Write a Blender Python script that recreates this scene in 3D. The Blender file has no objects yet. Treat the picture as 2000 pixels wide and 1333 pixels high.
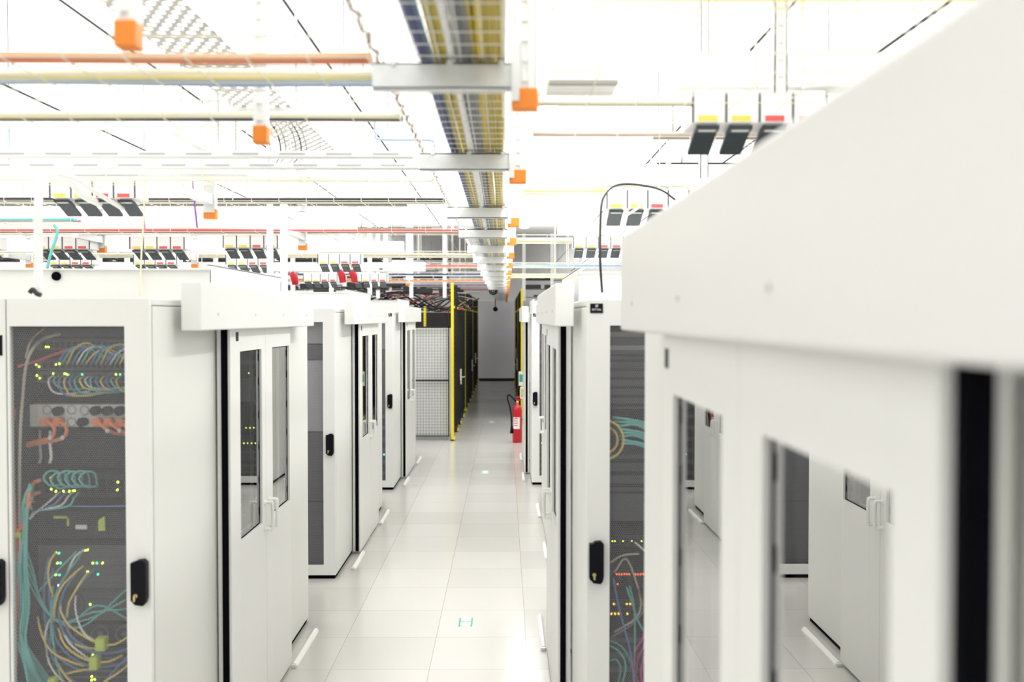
import bpy, bmesh, math, random
from mathutils import Vector

# ------------------------------------------------------------------ camera
scene = bpy.context.scene
col = scene.collection
F_PX, VX, VY, EYE = 1903.0, 986.0, 622.0, 2.14
pitch = math.atan((666.5 - VY) / F_PX)
yaw = math.atan((1000.0 - VX) / F_PX)
cam_data = bpy.data.cameras.new('camera')
cam_data.sensor_width = 36.0
cam_data.lens = F_PX / 2000.0 * 36.0
cam_data.clip_start = 0.02
cam_data.clip_end = 200.0
cam_data.dof.use_dof = True
cam_data.dof.focus_distance = 7.6
cam_data.dof.aperture_fstop = 2.3
cam = bpy.data.objects.new('camera', cam_data)
cam.location = (0.0, 0.0, EYE)
cam.rotation_euler = (math.pi / 2 - pitch, 0.0, -yaw)
col.objects.link(cam)
scene.camera = cam

# ------------------------------------------------------------------ light
scene.view_settings.view_transform = 'Standard'
scene.view_settings.look = 'None'
scene.view_settings.gamma = 1.0
scene.view_settings.use_curve_mapping = False
scene.view_settings.exposure = 0.15
try:
    scene.cycles.max_bounces = 8
    scene.cycles.diffuse_bounces = 5
    scene.cycles.glossy_bounces = 4
    scene.cycles.transparent_max_bounces = 12
    scene.cycles.caustics_reflective = False
    scene.cycles.caustics_refractive = False
    scene.cycles.sample_clamp_indirect = 6.0
    scene.cycles.use_denoising = True
except Exception:
    pass

world = bpy.data.worlds.new('world')
world.use_nodes = True
world.node_tree.nodes['Background'].inputs['Color'].default_value = (1, 1, 1, 1)
world.node_tree.nodes['Background'].inputs['Strength'].default_value = 0.3
scene.world = world


def area(name, loc, sx, sy, power, up=False, colr=(1, 1, 0.985)):
    l = bpy.data.lights.new(name, 'AREA')
    l.shape = 'RECTANGLE'
    l.size, l.size_y, l.energy, l.color = sx, sy, power, colr
    o = bpy.data.objects.new(name, l)
    o.location = loc
    if up:
        o.rotation_euler = (math.pi, 0, 0)
    col.objects.link(o)
    return o


# added fill lights without fixtures to whiten the ceiling, plus the lamp row
area('ceiling_fill_light', (-3.0, 8.8, 3.30), 18.0, 21.6, 1650, up=True)
area('cage_fill_light', (-8.2, 26.3, 3.30), 10.0, 12.6, 520, up=True)  # added fill, brightens the overhead background above the cage
area('cage_fill_light', (4.6, 26.3, 3.30), 5.0, 12.6, 240, up=True)  # added fill, same purpose above the extinguisher-side cage
area('lamp_row_light', (0.32, 9.6, 3.60), 0.10, 13.0, 125)
area('far_fill_light', (-0.4, 15.5, 3.62), 6.0, 1.0, 25)  # added soft light for the far zone, no fixture there

# ------------------------------------------------------------------ materials
MATS = {}


def principled(name, colr, rough=0.5, metal=0.0, spec=0.5, vary=0.03, nscale=9.0, bump=0.0):
    m = bpy.data.materials.new(name)
    m.use_nodes = True
    nt = m.node_tree
    b = nt.nodes['Principled BSDF']
    b.inputs['Roughness'].default_value = rough
    b.inputs['Metallic'].default_value = metal
    b.inputs['Specular IOR Level'].default_value = spec
    geo = nt.nodes.new('ShaderNodeNewGeometry')
    noi = nt.nodes.new('ShaderNodeTexNoise')
    noi.inputs['Scale'].default_value = nscale
    noi.inputs['Detail'].default_value = 3.0
    nt.links.new(geo.outputs['Position'], noi.inputs['Vector'])
    mix = nt.nodes.new('ShaderNodeMix')
    mix.data_type = 'RGBA'
    c = colr
    mix.inputs['A'].default_value = (c[0] * (1 - vary), c[1] * (1 - vary), c[2] * (1 - vary), 1)
    mix.inputs['B'].default_value = (min(1, c[0] * (1 + vary)), min(1, c[1] * (1 + vary)), min(1, c[2] * (1 + vary)), 1)
    nt.links.new(noi.outputs['Fac'], mix.inputs['Factor'])
    nt.links.new(mix.outputs['Result'], b.inputs['Base Color'])
    if bump:
        bp = nt.nodes.new('ShaderNodeBump')
        bp.inputs['Strength'].default_value = bump
        bp.inputs['Distance'].default_value = 0.002
        n2 = nt.nodes.new('ShaderNodeTexNoise')
        n2.inputs['Scale'].default_value = 220.0
        nt.links.new(geo.outputs['Position'], n2.inputs['Vector'])
        nt.links.new(n2.outputs['Fac'], bp.inputs['Height'])
        nt.links.new(bp.outputs['Normal'], b.inputs['Normal'])
    MATS[name] = m
    return m


def math_node(nt, op, a=None, b=None, va=None, vb=None):
    n = nt.nodes.new('ShaderNodeMath')
    n.operation = op
    if a is not None:
        nt.links.new(a, n.inputs[0])
    elif va is not None:
        n.inputs[0].default_value = va
    if b is not None:
        nt.links.new(b, n.inputs[1])
    elif vb is not None:
        n.inputs[1].default_value = vb
    return n.outputs[0]


def perforated(name, colr, pitch_m, hole, axes=('X', 'Z'), rough=0.5):
    """sheet metal with a hexagonal field of round holes"""
    m = bpy.data.materials.new(name)
    m.use_nodes = True
    nt = m.node_tree
    nt.nodes.clear()
    out = nt.nodes.new('ShaderNodeOutputMaterial')
    geo = nt.nodes.new('ShaderNodeNewGeometry')
    sep = nt.nodes.new('ShaderNodeSeparateXYZ')
    nt.links.new(geo.outputs['Position'], sep.inputs[0])
    u = math_node(nt, 'DIVIDE', sep.outputs[axes[0]], vb=pitch_m)
    v = math_node(nt, 'DIVIDE', sep.outputs[axes[1]], vb=pitch_m * math.sqrt(3))

    def cell(off):
        fu = math_node(nt, 'SUBTRACT', math_node(nt, 'FRACT', math_node(nt, 'ADD', u, vb=off + 100)), vb=0.5)
        fv = math_node(nt, 'SUBTRACT', math_node(nt, 'FRACT', math_node(nt, 'ADD', v, vb=off + 100)), vb=0.5)
        fv = math_node(nt, 'MULTIPLY', fv, vb=math.sqrt(3))
        return math_node(nt, 'SQRT', math_node(nt, 'ADD', math_node(nt, 'MULTIPLY', fu, fu), math_node(nt, 'MULTIPLY', fv, fv)))

    d = math_node(nt, 'MINIMUM', cell(0.0), cell(0.5))
    fac = math_node(nt, 'LESS_THAN', d, vb=hole)
    pb = nt.nodes.new('ShaderNodeBsdfPrincipled')
    pb.inputs['Base Color'].default_value = (*colr, 1)
    pb.inputs['Roughness'].default_value = rough
    tr = nt.nodes.new('ShaderNodeBsdfTransparent')
    mx = nt.nodes.new('ShaderNodeMixShader')
    nt.links.new(fac, mx.inputs[0])
    nt.links.new(pb.outputs[0], mx.inputs[1])
    nt.links.new(tr.outputs[0], mx.inputs[2])
    nt.links.new(mx.outputs[0], out.inputs[0])
    MATS[name] = m
    return m


def emission(name, colr, s):
    m = bpy.data.materials.new(name)
    m.use_nodes = True
    nt = m.node_tree
    nt.nodes.clear()
    out = nt.nodes.new('ShaderNodeOutputMaterial')
    e = nt.nodes.new('ShaderNodeEmission')
    e.inputs['Color'].default_value = (*colr, 1)
    e.inputs['Strength'].default_value = s
    nt.links.new(e.outputs[0], out.inputs[0])
    MATS[name] = m
    return m


def glass(name):
    m = bpy.data.materials.new(name)
    m.use_nodes = True
    nt = m.node_tree
    nt.nodes.clear()
    out = nt.nodes.new('ShaderNodeOutputMaterial')
    fr = nt.nodes.new('ShaderNodeFresnel')
    fr.inputs['IOR'].default_value = 2.6
    gl = nt.nodes.new('ShaderNodeBsdfGlossy')
    gl.inputs['Roughness'].default_value = 0.0
    tr = nt.nodes.new('ShaderNodeBsdfTransparent')
    tr.inputs['Color'].default_value = (0.72, 0.75, 0.75, 1)
    mx = nt.nodes.new('ShaderNodeMixShader')
    fac = math_node(nt, 'MINIMUM', math_node(nt, 'ADD', math_node(nt, 'MULTIPLY', fr.outputs[0], vb=1.25), vb=0.20), vb=0.95)
    nt.links.new(fac, mx.inputs[0])
    nt.links.new(tr.outputs[0], mx.inputs[1])
    nt.links.new(gl.outputs[0], mx.inputs[2])
    nt.links.new(mx.outputs[0], out.inputs[0])
    MATS[name] = m


def floor_material():
    m = bpy.data.materials.new('floor_tiles')
    m.use_nodes = True
    nt = m.node_tree
    b = nt.nodes['Principled BSDF']
    geo = nt.nodes.new('ShaderNodeNewGeometry')
    sep = nt.nodes.new('ShaderNodeSeparateXYZ')
    nt.links.new(geo.outputs['Position'], sep.inputs[0])

    def tile(axis, off):
        t = math_node(nt, 'DIVIDE', math_node(nt, 'ADD', sep.outputs[axis], vb=off), vb=0.6)
        idx = math_node(nt, 'FLOOR', t)
        f = math_node(nt, 'FRACT', t)
        e = math_node(nt, 'MINIMUM', f, math_node(nt, 'SUBTRACT', None, f, va=1.0))
        return idx, e

    ix, ex = tile('X', 60.0 + 1.06)
    iy, ey = tile('Y', 60.0 - 0.49)
    edge = math_node(nt, 'MINIMUM', ex, ey)
    joint = math_node(nt, 'LESS_THAN', edge, vb=0.0028)
    comb = nt.nodes.new('ShaderNodeCombineXYZ')
    nt.links.new(ix, comb.inputs[0])
    nt.links.new(iy, comb.inputs[1])
    wn = nt.nodes.new('ShaderNodeTexWhiteNoise')
    wn.noise_dimensions = '2D'
    nt.links.new(comb.outputs[0], wn.inputs['Vector'])
    ramp = nt.nodes.new('ShaderNodeMix')
    ramp.data_type = 'RGBA'
    ramp.inputs['A'].default_value = (0.60, 0.588, 0.56, 1)
    ramp.inputs['B'].default_value = (0.66, 0.65, 0.625, 1)
    nt.links.new(wn.outputs['Value'], ramp.inputs['Factor'])
    noi = nt.nodes.new('ShaderNodeTexNoise')
    noi.inputs['Scale'].default_value = 160.0
    noi.inputs['Detail'].default_value = 4.0
    nt.links.new(geo.outputs['Position'], noi.inputs['Vector'])
    spk = nt.nodes.new('ShaderNodeMix')
    spk.data_type = 'RGBA'
    spk.blend_type = 'MULTIPLY'
    spk.inputs['Factor'].default_value = 0.10
    nt.links.new(ramp.outputs['Result'], spk.inputs['A'])
    nt.links.new(noi.outputs['Color'], spk.inputs['B'])
    jm = nt.nodes.new('ShaderNodeMix')
    jm.data_type = 'RGBA'
    jm.inputs['B'].default_value = (0.22, 0.20, 0.19, 1)
    nt.links.new(spk.outputs['Result'], jm.inputs['A'])
    nt.links.new(math_node(nt, 'MULTIPLY', joint, vb=0.75), jm.inputs['Factor'])
    nt.links.new(jm.outputs['Result'], b.inputs['Base Color'])
    b.inputs['Roughness'].default_value = 0.20
    b.inputs['Specular IOR Level'].default_value = 0.5
    MATS['floor_tiles'] = m


principled('rack_white', (0.80, 0.80, 0.775), 0.42, vary=0.012, nscale=3, bump=0.15)
principled('header_white', (0.81, 0.81, 0.80), 0.38, vary=0.010, nscale=3, bump=0.10)
principled('panel_white', (0.83, 0.83, 0.81), 0.40, vary=0.012, nscale=3, bump=0.12)
principled('overhead_white', (0.97, 0.97, 0.955), 0.5, vary=0.008)
principled('ceiling_white', (0.95, 0.95, 0.94), 0.7, vary=0.01)
principled('wall_white', (0.88, 0.88, 0.87), 0.7, vary=0.02, nscale=2)
principled('wall_grey', (0.80, 0.785, 0.83), 0.8, vary=0.06, nscale=1.5)
principled('black_plastic', (0.005, 0.005, 0.008), 0.45, spec=0.15, vary=0.1)
principled('rubber_black', (0.003, 0.003, 0.005), 0.9, spec=0.05, vary=0.1)
principled('dark_equipment', (0.018, 0.019, 0.026), 0.5, spec=0.3, vary=0.15, nscale=30)
principled('grey_equipment', (0.10, 0.104, 0.118), 0.45, spec=0.3, vary=0.12, nscale=30)
principled('light_equipment', (0.50, 0.51, 0.53), 0.45, vary=0.06, nscale=30)
principled('rack_inside', (0.03, 0.03, 0.036), 0.6, spec=0.2, vary=0.1)
principled('zinc', (0.80, 0.82, 0.83), 0.38, metal=0.5, vary=0.10, nscale=25)
principled('zinc_pale', (0.92, 0.92, 0.90), 0.45, metal=0.15, vary=0.06, nscale=25)
principled('wire_pale', (0.80, 0.765, 0.64), 0.5, metal=0.0, vary=0.04)
principled('orange_plastic', (0.95, 0.28, 0.03), 0.5, vary=0.04)
principled('yellow_paint', (0.85, 0.68, 0.02), 0.45, vary=0.05)
principled('black_paint', (0.010, 0.010, 0.012), 0.5, vary=0.1)
principled('red_paint', (0.55, 0.008, 0.02), 0.3, vary=0.06)
principled('paper_white', (0.9, 0.9, 0.88), 0.6, vary=0.02)
principled('flap_black', (0.028, 0.038, 0.048), 0.5, vary=0.1)
principled('brass', (0.75, 0.62, 0.32), 0.3, metal=0.8, vary=0.05)
principled('white_plastic', (0.88, 0.88, 0.86), 0.4, vary=0.02)
principled('sign_green', (0.06, 0.42, 0.24), 0.5, vary=0.04)
principled('sign_white', (0.93, 0.95, 0.92), 0.5, vary=0.01)
for _n, _c in dict(yellow=(0.95, 0.72, 0.14), teal=(0.17, 0.62, 0.58), blue=(0.16, 0.30, 0.62), white=(0.95, 0.95, 0.95),
                   red=(0.80, 0.12, 0.12), orange=(1.0, 0.30, 0.12), grey=(0.34, 0.34, 0.35), black=(0.015, 0.015, 0.018),
                   magenta=(0.80, 0.06, 0.36), olive=(0.46, 0.36, 0.015), tray_yellow=(0.66, 0.50, 0.03), tray_grey=(0.16, 0.16, 0.16), beige=(0.62, 0.56, 0.42), purple=(0.28, 0.10, 0.45),
                   cream=(0.88, 0.82, 0.55), pink=(0.85, 0.25, 0.45), brown=(0.30, 0.17, 0.10), navy=(0.03, 0.05, 0.20),
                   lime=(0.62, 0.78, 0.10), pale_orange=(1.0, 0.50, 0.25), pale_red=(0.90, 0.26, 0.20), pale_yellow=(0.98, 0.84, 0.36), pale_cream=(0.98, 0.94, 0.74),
                   pale_blue=(0.42, 0.55, 0.80), pale_purple=(0.45, 0.36, 0.55), pale_brown=(0.62, 0.50, 0.44), pale_grey=(0.6, 0.6, 0.6)).items():  # pale_ copies: overhead overexposure put into the cable colour
    principled('cable_' + _n, _c, 0.45, vary=0.06, nscale=14)
perforated('door_mesh', (0.27, 0.27, 0.28), 0.0088, 0.42)
perforated('tray_mesh', (0.70, 0.70, 0.68), 0.045, 0.30, axes=('X', 'Y'))
emission('led_yellow', (0.80, 1.0, 0.08), 4.0)
emission('led_green', (0.08, 1.0, 0.55), 3.0)
emission('led_amber', (1.0, 0.55, 0.06), 2.2)
emission('led_red', (1.0, 0.16, 0.05), 1.8)
emission('led_blue', (0.45, 0.40, 1.0), 5.0)
emission('lamp_glow', (1, 1, 0.97), 6.0)
glass('window_glass')
floor_material()


# ------------------------------------------------------------------ mesh builder
def vnorm(v):
    return v.normalized() if v.length > 1e-9 else Vector((0, 0, 1))


class MB:
    def __init__(self):
        self.v, self.f, self.s = [], [], []

    def quad_faces(self, base, faces, smooth=False):
        for f in faces:
            self.f.append(tuple(base + i for i in f))
            self.s.append(smooth)

    def box(self, x0, x1, y0, y1, z0, z1, bevel=0.0):
        x0, x1 = min(x0, x1), max(x0, x1)
        y0, y1 = min(y0, y1), max(y0, y1)
        z0, z1 = min(z0, z1), max(z0, z1)
        b = min(bevel, (x1 - x0) / 2.5, (y1 - y0) / 2.5, (z1 - z0) / 2.5)
        n = len(self.v)
        if b <= 0:
            self.v += [(x0, y0, z0), (x1, y0, z0), (x1, y1, z0), (x0, y1, z0), (x0, y0, z1), (x1, y0, z1), (x1, y1, z1), (x0, y1, z1)]
            self.quad_faces(n, [(0, 3, 2, 1), (4, 5, 6, 7), (0, 1, 5, 4), (1, 2, 6, 5), (2, 3, 7, 6), (3, 0, 4, 7)])
            return self
        bm = bmesh.new()
        bmesh.ops.create_cube(bm, size=1.0)
        for vv in bm.verts:
            vv.co = Vector(((x0 + x1) / 2 + vv.co.x * (x1 - x0), (y0 + y1) / 2 + vv.co.y * (y1 - y0), (z0 + z1) / 2 + vv.co.z * (z1 - z0)))
        bmesh.ops.bevel(bm, geom=bm.edges[:], offset=b, segments=2, profile=0.5, affect='EDGES')
        return self.take(bm)

    def take(self, bm, smooth=False):
        n = len(self.v)
        bm.verts.index_update()
        self.v += [tuple(v.co) for v in bm.verts]
        for f in bm.faces:
            self.f.append(tuple(n + v.index for v in f.verts))
            self.s.append(smooth)
        bm.free()
        return self

    def tube(self, pts, r, n=6, smooth=True, closed=False):
        """round bar along the given points"""
        P = [Vector(p) for p in pts]
        m = len(P)
        base = len(self.v)
        up = None
        for i, p in enumerate(P):
            a = P[(i - 1) % m] if (closed or i > 0) else p
            b = P[(i + 1) % m] if (closed or i < m - 1) else p
            t = vnorm(b - a)
            if up is None:
                up = Vector((0, 0, 1)) if abs(t.z) < 0.9 else Vector((1, 0, 0))
            side = vnorm(t.cross(up))
            up = vnorm(side.cross(t))
            rr = r[i] if isinstance(r, (list, tuple)) else r
            for k in range(n):
                a_ = 2 * math.pi * (k + 0.5) / n
                self.v.append(tuple(p + side * (math.cos(a_) * rr) + up * (math.sin(a_) * rr)))
        rng = m if closed else m - 1
        for i in range(rng):
            j = (i + 1) % m
            for k in range(n):
                k2 = (k + 1) % n
                self.f.append((base + i * n + k, base + i * n + k2, base + j * n + k2, base + j * n + k))
                self.s.append(smooth)
        if not closed:
            self.f.append(tuple(base + k for k in reversed(range(n))))
            self.s.append(False)
            self.f.append(tuple(base + (m - 1) * n + k for k in range(n)))
            self.s.append(False)
        return self

    def prism(self, outline, axis, a0, a1):
        """outline (2-D) extruded along an axis from a0 to a1"""
        n = len(outline)
        base = len(self.v)
        for a in (a0, a1):
            for (p, q) in outline:
                self.v.append({'X': (a, p, q), 'Y': (p, a, q), 'Z': (p, q, a)}[axis])
        self.f.append(tuple(base + i for i in range(n)))
        self.f.append(tuple(base + n + i for i in reversed(range(n))))
        self.s += [False, False]
        for i in range(n):
            j = (i + 1) % n
            self.f.append((base + i, base + n + i, base + n + j, base + j))
            self.s.append(False)
        return self

    def cyl(self, c, axis, r, h, n=20, r2=None):
        c = Vector(c)
        d = {'X': Vector((1, 0, 0)), 'Y': Vector((0, 1, 0)), 'Z': Vector((0, 0, 1))}[axis]
        return self.tube([c, c + d * h], [r, r if r2 is None else r2], n=n)

    def lathe(self, c, prof, n=24):
        c = Vector(c)
        pts = [c + Vector((0, 0, z)) for r, z in prof]
        base = len(self.v)
        for (r, z) in prof:
            for k in range(n):
                a = 2 * math.pi * k / n
                self.v.append((c.x + r * math.cos(a), c.y + r * math.sin(a), c.z + z))
        for i in range(len(prof) - 1):
            for k in range(n):
                k2 = (k + 1) % n
                self.f.append((base + i * n + k, base + i * n + k2, base + (i + 1) * n + k2, base + (i + 1) * n + k))
                self.s.append(True)
        self.f.append(tuple(base + k for k in reversed(range(n))))
        self.f.append(tuple(base + (len(prof) - 1) * n + k for k in range(n)))
        self.s += [False, False]
        return self

    def ball(self, c, r, seg=8, ring=5):
        return self.lathe((c[0], c[1], c[2]), [(max(r * math.sin(math.pi * i / ring), r * 0.05), -r * math.cos(math.pi * i / ring)) for i in range(ring + 1)], n=seg)

    def quad(self, a, b, c, d):
        n = len(self.v)
        self.v += [tuple(a), tuple(b), tuple(c), tuple(d)]
        self.f.append((n, n + 1, n + 2, n + 3))
        self.s.append(False)
        return self

    def build(self, name, material, parent=None, label=None):
        if parent is None:
            xs, ys, zs = zip(*self.v)
            o0 = Vector(((min(xs) + max(xs)) / 2, (min(ys) + max(ys)) / 2, min(zs)))
        else:
            root = parent
            while root.parent:
                root = root.parent
            o0 = Vector(root.location)
        me = bpy.data.meshes.new(name)
        me.from_pydata([(x - o0.x, y - o0.y, z - o0.z) for x, y, z in self.v], [], self.f)
        me.polygons.foreach_set('use_smooth', self.s)
        me.materials.append(MATS[material])
        me.update()
        bm = bmesh.new()
        bm.from_mesh(me)
        bmesh.ops.recalc_face_normals(bm, faces=bm.faces[:])
        bm.to_mesh(me)
        bm.free()
        o = bpy.data.objects.new(name, me)
        col.objects.link(o)
        if parent is None:
            o.location = o0
        else:
            o.parent = parent
        if label:
            o['label'] = label
        return o


def tag(o, label, cat, group=None, kind=None):
    o['label'] = label
    o['category'] = cat
    if group:
        o['group'] = group
    if kind:
        o['kind'] = kind
    return o


def thing(name, label, cat, loc, group=None):
    o = bpy.data.objects.new(name, None)
    o.empty_display_size = 0.1
    o.location = loc
    col.objects.link(o)
    return tag(o, label, cat, group, 'thing')


def struct(o):
    o['kind'] = 'structure'
    return o


def copy_tree(o, parent=None):
    c = o.copy()
    col.objects.link(c)
    c.parent = parent
    for ch in list(o.children):
        copy_tree(ch, c)
    return c


ORD = 'first second third fourth fifth sixth seventh eighth ninth tenth eleventh twelfth thirteenth fourteenth fifteenth sixteenth seventeenth eighteenth nineteenth twentieth'.split()
_count = {}


def nth(key):
    k = _count.get(key, 0)
    _count[key] = k + 1
    return ORD[k] if k < len(ORD) else '%d-th' % (k + 1)


def smooth_path(pts, per=6):
    P = [Vector(p) for p in pts]
    if len(P) < 3:
        return P
    out = []
    Q = [P[0] * 2 - P[1]] + P + [P[-1] * 2 - P[-2]]
    for i in range(1, len(Q) - 2):
        p0, p1, p2, p3 = Q[i - 1:i + 3]
        for k in range(per):
            t = k / per
            out.append(0.5 * ((2 * p1) + (p2 - p0) * t + (2 * p0 - 5 * p1 + 4 * p2 - p3) * t * t + (3 * p1 - p0 - 3 * p2 + p3) * t ** 3))
    out.append(P[-1])
    return out


def cable(name, label, cat, pts, r, material, group=None, per=6, n=6):
    o = MB().tube(smooth_path(pts, per), r, n=n).build(name, material)
    return tag(o, label, cat, group)


# measuring helper: the point at distance Y that the photograph shows at pixel (x, y)
_f = Vector((math.sin(yaw) * math.cos(pitch), math.cos(yaw) * math.cos(pitch), -math.sin(pitch)))
_r = Vector((math.cos(yaw), -math.sin(yaw), 0))
_u = _r.cross(_f)


def at(x, y, Y):
    d = _f + _r * ((x - 1000.0) / F_PX) - _u * ((y - 666.5) / F_PX)
    return Vector((0, 0, EYE)) + d * (Y / d.y)


def text_mesh(s, size, name, material, parent, loc, face='-Y', label=None, extrude=0.0004):
    cu = bpy.data.curves.new('lettering', 'FONT')
    cu.body = s
    cu.size = size
    cu.align_x = 'CENTER'
    cu.align_y = 'CENTER'
    cu.extrude = extrude
    t = bpy.data.objects.new('lettering', cu)
    col.objects.link(t)
    dg = bpy.context.evaluated_depsgraph_get()
    me = bpy.data.meshes.new_from_object(t.evaluated_get(dg))
    bpy.data.objects.remove(t)
    bpy.data.curves.remove(cu)
    m = MB()
    for v in me.vertices:
        x, y, z = v.co
        m.v.append((loc[0] + x, loc[1] - z, loc[2] + y))
    for p in me.polygons:
        m.f.append(tuple(p.vertices))
        m.s.append(False)
    bpy.data.meshes.remove(me)
    return m.build(name, material, parent, label)


# ------------------------------------------------------------------ room shell
WX0, WX1, WY0, WY1, CEIL = -14.0, 9.0, -3.0, 33.2, 4.0
struct(MB().box(WX0, WX1, WY0, WY1, -0.10, 0.0).build('floor', 'floor_tiles'))
struct(MB().box(WX0, WX1, WY0, WY1, CEIL, CEIL + 0.1).build('ceiling', 'ceiling_white'))
struct(MB().box(WX0, WX1, WY1, WY1 + 0.15, 0.0, CEIL).build('wall_back', 'wall_white'))
struct(MB().box(-3.4, 3.0, WY1 - 0.12, WY1, 0.0, 2.72).build('wall_far', 'wall_grey'))
struct(MB().box(WX0 - 0.15, WX0, WY0, WY1, 0.0, CEIL).build('wall_left', 'wall_white'))
struct(MB().box(WX1, WX1 + 0.15, WY0, WY1, 0.0, CEIL).build('wall_right', 'wall_white'))
struct(MB().box(WX0, WX1, WY0 - 0.15, WY0, 0.0, CEIL).build('wall_front', 'wall_white'))
struct(MB().box(-0.90, 0.34, WY1 - 0.14, WY1 - 0.12, 0.0, 0.10).build('baseboard_back', 'black_paint'))


# ------------------------------------------------------------------ racks
RACK_H = 2.22


def handle_outline(cx, z0, z1, w, sgn):
    h = w / 2
    pts = [(-h, z0 + 0.03), (-h, z1 - 0.012), (-h + 0.012, z1), (h * 0.2, z1 - 0.002), (h * 0.5, z1 - 0.010),
           (h, z1 - 0.012), (h, z0 + 0.022), (h * 0.45, z0 + 0.004), (-h * 0.55, z0), (-h * 0.85, z0 + 0.010)]
    return [(cx + sgn * p, q) for p, q in pts]


def make_rack(label, x0, x1, y0, y1, aisle, mesh_door=True, badge=False, plain_side=True, group=None):
    """aisle = +1: the side panel that faces the main aisle is at x1, -1: at x0"""
    root = thing('server_rack', label, 'server rack', ((x0 + x1) / 2, (y0 + y1) / 2, 0), group)
    t = 0.009
    b = MB()
    b.box(x0 + 0.004, x0 + t, y0 + 0.035, y1 - 0.004, 0.03, RACK_H - 0.03)
    b.box(x1 - t, x1 - 0.004, y0 + 0.035, y1 - 0.004, 0.03, RACK_H - 0.03)
    b.box(x0 + 0.004, x1 - 0.004, y1 - t, y1 - 0.004, 0.03, RACK_H - 0.03)
    b.box(x0 + 0.004, x1 - 0.004, y0 + 0.035, y1 - 0.004, 0.03, 0.06)
    b.build('cabinet_body', 'rack_inside', root)
    b = MB().box(x0, x1, y0 + 0.03, y1, RACK_H - 0.03, RACK_H, 0.006)
    b.build('roof_plate', 'rack_white', root)
    b = MB().box(x0 + 0.012, x1 - 0.012, y0 + 0.02, y1 - 0.012, 0.0, 0.03)
    b.build('plinth', 'rubber_black', root)
    xs = x1 if aisle > 0 else x0
    b = MB().box(xs - aisle * 0.0185, xs, y0 + 0.035, y1 - 0.02, 0.032, RACK_H - 0.032, 0.004)
    b.box(xs - aisle * 0.016, xs - aisle * 0.001, y1 - 0.018, y1 + 0.0, 0.032, RACK_H - 0.032, 0.003)
    b.build('side_panel', 'rack_white', root)
    # door: the wide stile is on the aisle side
    wide, thin = 0.100, 0.014
    a0, a1 = (thin, wide) if aisle > 0 else (wide, thin)
    d = MB()
    zt, zb = 2.108, 0.115
    d.box(x0 + 0.002, x0 + a0, y0, y0 + 0.03, 0.032, RACK_H, 0.003)
    d.box(x1 - a1, x1 - 0.002, y0, y0 + 0.03, 0.032, RACK_H, 0.003)
    d.box(x0 + a0 - 0.004, x1 - a1 + 0.004, y0, y0 + 0.03, zt, RACK_H, 0.003)
    d.box(x0 + a0 - 0.004, x1 - a1 + 0.004, y0, y0 + 0.03, 0.032, zb, 0.003)
    door = d.build('door', 'panel_white', root)
    if mesh_door:
        yp = y0 + 0.012
        MB().quad((x0 + a0, yp, zb), (x1 - a1, yp, zb), (x1 - a1, yp, zt), (x0 + a0, yp, zt)).build('perforated_panel', 'door_mesh', door, 'grey perforated sheet of the rack door')
    hx = (x1 - 0.042) if aisle > 0 else (x0 + 0.042)
    hd = MB().prism(handle_outline(hx, 1.018, 1.198, 0.060, -1), 'Y', y0 - 0.032, y0 + 0.001).build('handle', 'black_plastic', door, 'black swing handle with key')
    k = MB()
    k.cyl((hx - 0.010, y0 - 0.036, 1.058), 'Y', 0.008, 0.005, 10)
    k.box(hx - 0.014, hx - 0.007, y0 - 0.050, y0 - 0.034, 1.040, 1.064, 0.001)
    k.build('key', 'brass', door)
    if badge:
        bx = hx
        bd = MB().box(bx - 0.027, bx + 0.027, y0 - 0.004, y0, 2.162, 2.202, 0.001).build('badge', 'black_plastic', door, 'black maker badge with white lettering')
        text_mesh('RITTAL', 0.0125, 'badge_lettering', 'paper_white', door, (bx, y0 - 0.0042, 2.176), label='white lettering on the black badge')
        MB().prism([(bx - 0.005, 2.187), (bx + 0.005, 2.187), (bx + 0.007, 2.197), (bx - 0.005, 2.197)], 'Y', y0 - 0.0046, y0 - 0.003).build('badge_emblem', 'light_equipment', door)
    return root


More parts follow.
